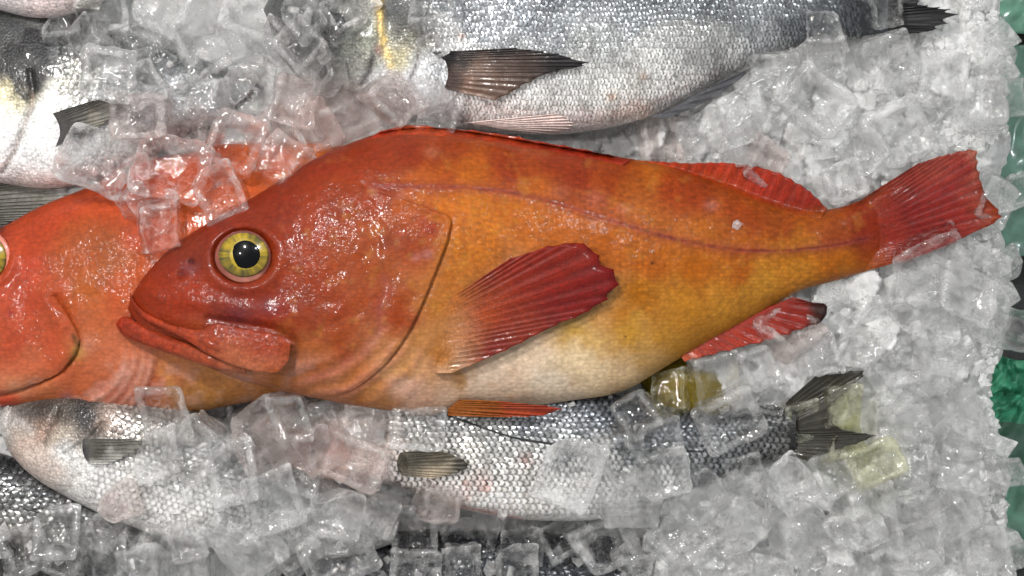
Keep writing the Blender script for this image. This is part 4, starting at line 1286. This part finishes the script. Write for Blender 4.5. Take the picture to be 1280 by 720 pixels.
def cube(px, py, size, rot, tilt, mat, label, dzz=0.0, flat=False):
    i = len(placed)
    rg = random.Random(i * 7 + 1)
    h = size * S
    z = float(surf([px], [py])[0])
    lift = .30 * h
    zc_ = z + lift
    for (qx, qy, qs, qz) in placed:
        d = math.hypot(px - qx, py - qy)
        if d < .62 * (size + qs) / 2:
            zc_ = max(zc_, qz + .35 * h)
    zc_ = min(zc_, z + 1.1 * h) + dzz
    placed.append((px, py, size, zc_))
    o = bpy.data.objects.new('ice_cube', CUBES_M[(rg.randrange(N_VAR), mat)])
    o.location = W(np.array(float(px)), np.array(float(py)), np.array(zc_)).tolist()
    k = h * (H - zc_) / H * 1.02
    o.scale = (k, k, k * (.8 if flat else 1))
    a = {0: 7, 1: 20, 2: 38}[tilt]
    o.rotation_euler = (math.radians(rg.choice((-1, 1)) * a * rg.uniform(.5, 1)), math.radians(rg.choice((-1, 1)) * a * rg.uniform(.5, 1)) + (math.pi if rg.random() < .3 else 0), math.radians(rot + rg.uniform(-4, 4)))
    COL.objects.link(o)
    tag(o, label, 'ice cube', GC)
    return o


CL = [
    # upper left heap
    (78, 30, 44, 10, 1, 'c', 'clear ice lump just under the pale belly above the dark gill blotch'),
    (112, 52, 46, 40, 1, 'c', 'clear ice cube right of the dark blotched gill cover at the top left'),
    (143, 22, 46, 15, 1, 'f', 'small frosted ice cube just below the pale belly in the top left corner'),
    (172, 50, 50, 35, 2, 'c', 'bright glinting ice cube standing on a corner near the top left'),
    (205, 18, 52, 70, 1, 'f', 'frosted ice cube at the top edge right of the pale belly'),
    (190, 78, 46, 60, 1, 'c', 'clear ice cube below the bright cornered cube in the upper left heap'),
    (218, 62, 50, 20, 1, 'c', 'clear ice cube left of the large rough cube in the upper left heap'),
    (268, 52, 66, 28, 1, 'f', 'large rough ice cube in the middle of the upper left heap'),
    (252, 10, 54, 5, 1, 'f', 'ice cube cut by the top edge above the large rough cube'),
    (318, 26, 66, -12, 1, 'f', 'big white frosted ice cube at the top of the heap left of the fish eye'),
    (352, 52, 44, 60, 2, 'c', 'narrow ice cube between the big white cube and the silver fish eye'),
    (137, 95, 62, -8, 0, 'f', 'square flat ice cube just above the small dark pectoral fin at the left'),
    (185, 112, 50, 25, 1, 'c', 'clear ice cube right of the square flat cube in the left heap'),
    (180, 148, 58, 4, 0, 'p', 'wide pinkish ice cube right of the small dark pectoral fin'),
    (250, 128, 58, 2, 0, 'f', 'upright square ice cube with sharp edges in the centre of the left heap'),
    (225, 165, 50, 10, 0, 'p', 'pink tinted ice cube touching the back of the paler red fish'),
    (288, 100, 46, 50, 1, 'c', 'clear ice cube wedged between two tall cubes in the left heap'),
    (312, 122, 58, 3, 0, 'c', 'tall clear ice cube with a white foot left of the pink cubes'),
    (366, 128, 58, -10, 1, 'p', 'pink ice cube behind the neck of the big red fish'),
    (340, 165, 46, 35, 1, 'p', 'small pink ice cube under the tall clear cube with the white foot'),
    (396, 166, 48, 40, 1, 'p', 'pink ice cube leaning on the nape of the big red fish'),
    (432, 142, 62, 22, 1, 'p', 'large pink ice cube on the upper edge of the big red fish'),
    (488, 124, 58, 38, 1, 'p', 'pale pink ice cube below the yellow streaked gill of the top fish'),
    (533, 120, 44, 15, 2, 'c', 'small clear ice cube left of the black pectoral fin of the top fish'),
    (552, 142, 42, 60, 1, 'c', 'small ice cube on the white belly under the black pectoral fin'),
    (410, 88, 48, 42, 2, 'c', 'dark looking ice cube beneath the eye of the top silver fish'),
    (380, 62, 58, 32, 1, 'c', 'clear tilted ice cube left of the eye of the top silver fish'),
    (426, 22, 46, 20, 1, 'c', 'clear ice cube lying over the eye of the top silver fish'),
    (385, 20, 44, 48, 1, 'c', 'ice cube at the top edge left of the silver fish eye'),
    (546, 18, 48, 8, 1, 'c', 'round melted ice cube on the shoulder of the top silver fish'),
    (540, 56, 34, 30, 1, 'c', 'small ice piece between the melted cube and the black pectoral fin'),
    # on the paler red fish
    (122, 200, 64, -36, 1, 'f', 'large whitish ice cube over the upper left edge of the paler red fish'),
    (160, 226, 50, 8, 1, 'p', 'rounded ice cube on the paler red fish beside the large whitish cube'),
    (222, 214, 68, -24, 1, 'c', 'large clear ice cube with a bright lower edge on the paler red fish'),
    (296, 186, 74, -30, 1, 'c', 'big tilted ice cube on the paler red fish near the nape of the upper fish'),
    (352, 202, 62, -34, 0, 'p', 'reddish ice cube touching the forehead of the big red fish'),
    (278, 240, 52, 30, 0, 'c', 'thin clear ice cube on orange skin above the snout of the big red fish'),
    (200, 282, 54, 4, 0, 'c', 'flat clear ice cube on the paler red fish left of the big fish snout'),
    (172, 254, 36, 40, 1, 'c', 'little ice cube between the rounded cube and the flat clear cube on red skin'),
    # right of the top fish
    (1027, 40, 50, 6, 1, 'c', 'rounded clear ice cube on the tail end of the top silver fish'),
    (1027, 74, 50, 10, 1, 'f', 'ice cube just below the rounded clear cube at the top fish tail'),
    (1102, 10, 42, 14, 1, 'c', 'clear ice cube on the black tail of the top silver fish'),
    (1106, 76, 62, 25, 1, 'f', 'frosted ice cube below the black tail of the top silver fish'),
    (1177, 97, 50, 0, 0, 'f', 'square ice cube with a dark square rim in the upper right ice'),
    (1226, 130, 60, 4, 0, 'c', 'clear ice cube at the right ice edge above the red tail'),
    (1262, 124, 44, 6, 1, 'c', 'clear ice cube jutting over the green sheet above the red tail'),
    (872, 168, 48, 20, 0, 'c', 'square ice cube right of the red streaked cube above the red back'),
    (822, 172, 58, -4, 0, 'p', 'ice cube with red streaks just above the back of the red fish'),
    (952, 200, 46, -22, 1, 'p', 'ice cube standing on the soft dorsal fin of the big red fish'),
    (1016, 130, 66, -32, 0, 'f', 'large cloudy ice cube in the ice between both tails'),
    (1118, 166, 70, 26, 0, 'f', 'large cloudy ice cube above the upper edge of the red tail fin'),
    (966, 92, 56, 8, 0, 'f', 'cloudy ice cube right of the thin anal fin of the top fish'),
    (930, 140, 56, 30, 0, 'f', 'cloudy ice cube below the tip of the thin grey anal fin'),
    (1052, 226, 50, 15, 0, 'f', 'cloudy ice cube in the notch between dorsal fin and red tail'),
    (1075, 190, 48, 45, 0, 'f', 'cloudy ice cube above the red tail root'),
    (1240, 246, 52, -24, 1, 'c', 'clear ice cube lying on the end of the red tail fin'),
    (1268, 238, 42, 10, 1, 'c', 'clear ice cube overhanging the edge beside the red tail tip'),
    # right, below the tail
    (1165, 326, 64, 12, 1, 'c', 'bright clear ice cube below the lower edge of the red tail fin'),
    (1204, 366, 62, -22, 0, 'f', 'ice cube with a framed hollow near the right ice edge below the red tail'),
    (1150, 386, 56, 30, 0, 'f', 'cloudy ice cube below the bright cube under the red tail'),
    (1258, 330, 34, 25, 1, 'c', 'small clear ice cube at the right edge beside the dark gap'),
    (1262, 412, 42, -10, 2, 'c', 'clear upright ice cube at the right edge below the dark gap'),
    (986, 416, 62, 30, 2, 'p', 'pointed pink ice cube leaning on the black tipped anal fin'),
    (1072, 432, 52, -25, 0, 'f', 'cloudy ice cube right of the pointed pink cube'),
    (1018, 446, 46, 8, 1, 'f', 'ice cube below the pointed pink cube'),
    (1120, 452, 56, 20, 0, 'f', 'cloudy ice cube right of the dark lower tail upper lobe'),
    (838, 492, 50, 8, 1, 'y', 'yellow looking ice cube in front of the olive lemon'),
    (890, 472, 58, 12, 1, 'c', 'clear ice cube covering the right half of the lemon'),
    (944, 458, 50, 20, 0, 'c', 'clear ice cube between lemon and anal fin'),
    (800, 518, 54, 34, 1, 'c', 'ice cube tilted against the lemon, left of it below the red belly'),
    (820, 546, 46, 15, 1, 'c', 'ice cube on dark scales below the lemon'),
    (912, 520, 62, 32, 1, 'c', 'tilted clear ice cube on the rear of the coarse scaled fish'),
    (962, 496, 40, -16, 0, 'c', 'small clear ice cube at the tail root of the coarse scaled fish'),
    (1000, 524, 44, 14, 1, 'y', 'smaller greenish yellow ice cube on the fork of the dark lower tail'),
    (1050, 508, 56, 4, 0, 'y', 'larger greenish yellow ice cube between the lobes of the dark lower tail'),
    (1052, 550, 46, 10, 1, 'y', 'yellowish ice cube on the lower lobe of the dark tail'),
    (1092, 582, 52, 30, 0, 'y', 'pale yellow ice cube below the tip of the dark tail'),
    (1036, 590, 56, 20, 0, 'f', 'cloudy ice cube just under the lower tail lobe'),
    (930, 592, 54, 14, 0, 'f', 'cloudy ice cube under the rear belly of the coarse scaled fish'),
    (984, 606, 52, 45, 0, 'f', 'cloudy ice cube left of the one under the lower tail lobe'),
    (932, 644, 66, 6, 0, 'f', 'large cloudy pale ice cube in the lower right ice'),
    (1000, 664, 66, 40, 2, 'c', 'large clear ice cube standing on its corner right of the large pale one'),
    (1026, 694, 58, 10, 1, 'c', 'frosty ice cube over dark skin at the bottom edge right of centre'),
    (1082, 640, 68, 18, 0, 'f', 'big cloudy ice cube lower right of the dark tail'),
    (1138, 676, 64, 2, 0, 'f', 'big cloudy ice cube near the bottom edge at the right'),
    (1176, 640, 64, 34, 1, 'c', 'clear tilted ice cube right of the big cloudy cubes'),
    (1078, 714, 52, 10, 0, 'f', 'white ice cube cut by the bottom edge at the right'),
    (1140, 520, 54, 40, 0, 'f', 'cloudy ice cube right of the yellow cubes on the tail'),
    (1142, 582, 58, 20, 0, 'f', 'cloudy ice cube in the ice right of the pale yellow cube'),
    (1196, 520, 54, 28, 1, 'c', 'clear ice cube left of the crumpled green bag'),
    (1206, 586, 60, -12, 0, 'c', 'clear ice cube at the right edge below the green bag'),
    (1256, 590, 36, 4, 1, 'c', 'small clear ice cube hanging over the right edge below the green bag'),
    (1226, 690, 56, 8, 0, 'c', 'clear ice cube in the bottom right corner of the ice'),
    (1260, 690, 36, 2, 1, 'c', 'narrow ice cube at the very edge in the bottom right corner'),
    # bottom middle
    (455, 531, 46, 10, 1, 'c', 'ice cube under the throat of the big red fish, left of the square one'),
    (526, 534, 52, -2, 0, 'c', 'square clear ice cube below the pelvic fin on coarse scales'),
    (714, 586, 66, -14, 0, 'f', 'large square ice cube lying flat on the coarse scaled flank'),
    (776, 566, 62, 24, 1, 'c', 'clear tilted ice cube right of the large flat one on the coarse scales'),
    (786, 624, 60, -8, 1, 'c', 'tall clear ice cube at the lower edge of the coarse scaled belly'),
    (824, 592, 56, 20, 0, 'f', 'ice cube right of the tilted clear cube on the coarse scaled fish'),
    (868, 620, 60, 35, 1, 'c', 'clear ice cube below the rear flank of the coarse scaled fish'),
    (546, 624, 50, -10, 1, 'p', 'pinkish ice cube on the belly below the olive pectoral fin'),
    (520, 666, 52, 10, 0, 'c', 'clear ice cube straight below the pinkish cube at the belly'),
    (474, 644, 54, -16, 0, 'c', 'clear ice cube left of the pinkish belly cube'),
    (418, 640, 58, -4, 0, 'f', 'frosted ice cube below the head of the coarse scaled fish'),
    (422, 692, 66, 22, 1, 'c', 'large glittering ice cube at the bottom edge left of the black fish'),
    (584, 662, 58, -6, 0, 'c', 'clear ice cube left in the pair under the coarse scaled belly'),
    (654, 672, 64, -5, 0, 'c', 'wide clear ice cube right in the pair under the coarse scaled belly'),
    (706, 676, 52, 30, 1, 'c', 'clear ice cube between the wide cube and the star shaped bright one'),
    (752, 680, 64, 24, 1, 'f', 'bright speckled ice cube tilted at the bottom edge under the belly'),
    (520, 712, 50, 5, 0, 'c', 'ice cube cut by the bottom edge below the clear cube'),
    (578, 704, 46, 2, 0, 'c', 'ice cube with a dark core at the bottom edge under the cube pair'),
    (644, 712, 48, 0, 0, 'c', 'dark ice cube cut by the bottom edge under the wide cube'),
    (806, 664, 56, 15, 1, 'c', 'clear ice cube right of the bright speckled cube near the bottom'),
    (850, 676, 58, 40, 1, 'c', 'clear ice cube over dark skin near the bottom, left of the large pale cube'),
    (896, 704, 56, 26, 1, 'c', 'clear ice cube at the bottom edge below the large pale cube'),
    (958, 714, 50, 5, 0, 'f', 'cloudy ice cube at the bottom edge under the cornered cube'),
    # bottom left
    (205, 516, 58, 8, 0, 'c', 'ice cube at the lower edge of the paler red fish with an orange glow'),
    (198, 566, 58, 14, 0, 'c', 'smooth clear ice cube right of the small dark fin of the white bellied fish'),
    (248, 558, 54, 40, 1, 'c', 'dark clear ice cube right of the smooth one over grey scales'),
    (276, 512, 54, -12, 1, 'p', 'orange tinted ice cube under the chin of the big red fish'),
    (334, 544, 76, 32, 1, 'p', 'largest rosy ice cube tilted below the jaw of the big red fish'),
    (364, 520, 48, 10, 1, 'c', 'clear ice cube right behind the largest rosy cube'),
    (400, 560, 64, 30, 0, 'p', 'pinkish ice cube over the head of the coarse scaled fish'),
    (448, 578, 60, -12, 0, 'p', 'pale pink ice cube left of the olive pectoral fin'),
    (404, 520, 46, 42, 1, 'c', 'dark ice cube under the gill cover of the big red fish'),
    (300, 590, 58, 20, 1, 'f', 'frosted ice cube below the largest rosy cube'),
    (342, 622, 68, 24, 0, 'f', 'large frosted ice cube right of the scaly white flank'),
    (376, 588, 52, -20, 1, 'c', 'clear ice cube above the large frosted one at the lower left'),
    (148, 626, 44, 18, 0, 'p', 'melted pinkish ice piece on the white belly at the lower left'),
    (176, 682, 54, 44, 1, 'f', 'sparkling ice cube on its corner below the white belly'),
    (120, 686, 64, 30, 2, 'c', 'large dark clear ice cube at the bottom edge below the white belly'),
    (30, 692, 58, 14, 1, 'c', 'flat sided ice cube in the bottom left corner'),
    (72, 668, 50, 6, 1, 'c', 'clear ice cube on dark scales near the bottom left corner'),
    (84, 704, 46, 60, 1, 'c', 'small dark ice cube between two larger ones at the bottom left'),
    (232, 672, 46, 22, 1, 'c', 'ice cube under the end of the white belly'),
    (236, 710, 62, 0, 0, 'f', 'square ice cube cut by the bottom edge at the lower left'),
    (182, 710, 48, 20, 1, 'c', 'clear ice cube at the bottom edge left of the square one'),
    (310, 678, 66, 34, 1, 'f', 'large bright ice cube below the end of the scaly flank'),
    (366, 686, 60, 40, 2, 'c', 'clear ice cube on its corner at the bottom, left of the glittering one'),
    (300, 716, 50, 5, 1, 'c', 'ice cube cut by the bottom edge under the large bright cube'),
]
for c in CL:
    cube(*c)

# ------------------------------------------------------------------ loose chips and half melted lumps
def chips(name, label, n, region, smin, smax, mat, seed, sink=.2, soft=.0012):
    rg = np.random.default_rng(seed)
    base = np.array([[x, y, z] for x in (-1, 1) for y in (-1, 1) for z in (-1, 1)], float) * .5
    quads = np.array([[0, 1, 3, 2], [4, 6, 7, 5], [0, 4, 5, 1], [2, 3, 7, 6], [0, 2, 6, 4], [1, 5, 7, 3]])
    vs, fs = [], []
    PX, PY = rg.uniform(-15, 1262, n * 12), rg.uniform(-15, 735, n * 12)
    ok = region(PX, PY, rg.random(n * 12))
    PX, PY = PX[ok][:n], PY[ok][:n]
    ZS = surf(PX, PY)
    for k in range(len(PX)):
        s = rg.uniform(smin, smax) * S
        v = base * rg.uniform(.45, 1.2, 3) + rg.normal(0, .11, (8, 3))
        R = np.array(Euler(rg.uniform(-3, 3, 3).tolist()).to_matrix())
        v = v @ R.T * s + W(PX[k], PY[k], ZS[k] + s * (.4 - sink))
        vs.append(v)
        fs.append(quads + 8 * k)
    o = mk(name, np.concatenate(vs), np.concatenate(fs), mat, smooth=soft > .002)
    bv = o.modifiers.new('soft_edges', 'BEVEL')
    bv.width = soft
    bv.segments = 1 if soft < .002 else 3
    return tag(o, label, None, None, 'stuff')


def in_ice(px, py):
    a = main.z(px, py, -1) > 0
    b = (px > 1050) & (px < 1258) & (py > 258 - (px - 1050) * .45) & (py < 350 - (px - 1050) * .35)
    c = (px > 840) & (px < 1040) & (py > 200) & (py < 275)
    d = (px > 840) & (px < 1045) & (py > 372) & (py < 450 - .1 * (px - 840))
    e = (px > 960) & (px < 1105) & (py > 455) & (py < 582)
    f = (px > 800) & (px < 1000) & (py > 440) & (py < 580)
    g = (px > 1040) & (px < 1205) & (py < 52)
    return ~(a | b | c | d | e | f | g)


def reg_right(px, py, r):
    return (in_ice(px, py) & (px < bed_edge(py) - 1) & (top_body.z(px, py, -1) < 0) & (mb.z(px, py, -1) < 0)
            & (px > 800 + 60 * (r - .5)))


def reg_gran(px, py, r):
    return reg_right(px, py, r) & ((r < .2) | ((px > 1090) & (py < 190) & (r < .9)) | (px > 1225))


def reg_left(px, py, r):
    a = (px > 110) & (px < 480) & (py < 185 - .1 * (px - 110)) & (r < .5)
    b = (py > 640) & (px < 950)
    c = (px > 180) & (px < 480) & (py > 515) & (py < 640)
    return in_ice(px, py) & (a | b | c)


chips('ice_lumps', 'half melted lumps of ice packed in the right of the bed', 150, reg_right, 20, 50, M_LUMP, 71, .42, .0035)
chips('ice_chips', 'small ice chips scattered over the packed ice at the right', 1100, reg_gran, 4, 11, M_SHARD, 72, .2)
chips('ice_chips', 'small ice chips between the cubes at the left and bottom', 150, reg_left, 6, 15, M_SHARD, 73, .1)


def reg_edge(px, py, r):
    a = main.z(px, py, -1) < 0
    b = (main.z(px, py - 9, -1) > 0) | (main.z(px, py + 7, -1) > 0)
    return a & b & (px > 470) & ((r < .5) | (px > 800))


chips('ice_chips', 'tiny wet ice chips along the edges of the big red fish', 260, reg_edge, 3, 8, M_SHARD, 74, -.2)


def chip(px, py, size, label):
    v = np.array([[-.5, -.3, 0], [.1, -.5, .1], [.55, .1, 0], [.05, .5, .1], [-.35, .3, 0], [-.05, 0, .55], [.1, .05, -.3]]) * size * S
    z = float(surf([px], [py])[0]) + .15 * size * S
    f = np.array([[0, 1, 5], [1, 2, 5], [2, 3, 5], [3, 4, 5], [4, 0, 5], [1, 0, 6], [2, 1, 6], [3, 2, 6], [4, 3, 6], [0, 4, 6]])
    o = mk('ice_chip', v + W(np.array(float(px)), np.array(float(py)), np.array(z)), f, M_LUMP, smooth=False)
    tag(o, label, 'ice chip')


chip(921, 281, 12, 'tiny white ice chip stuck on the flank of the big red fish')
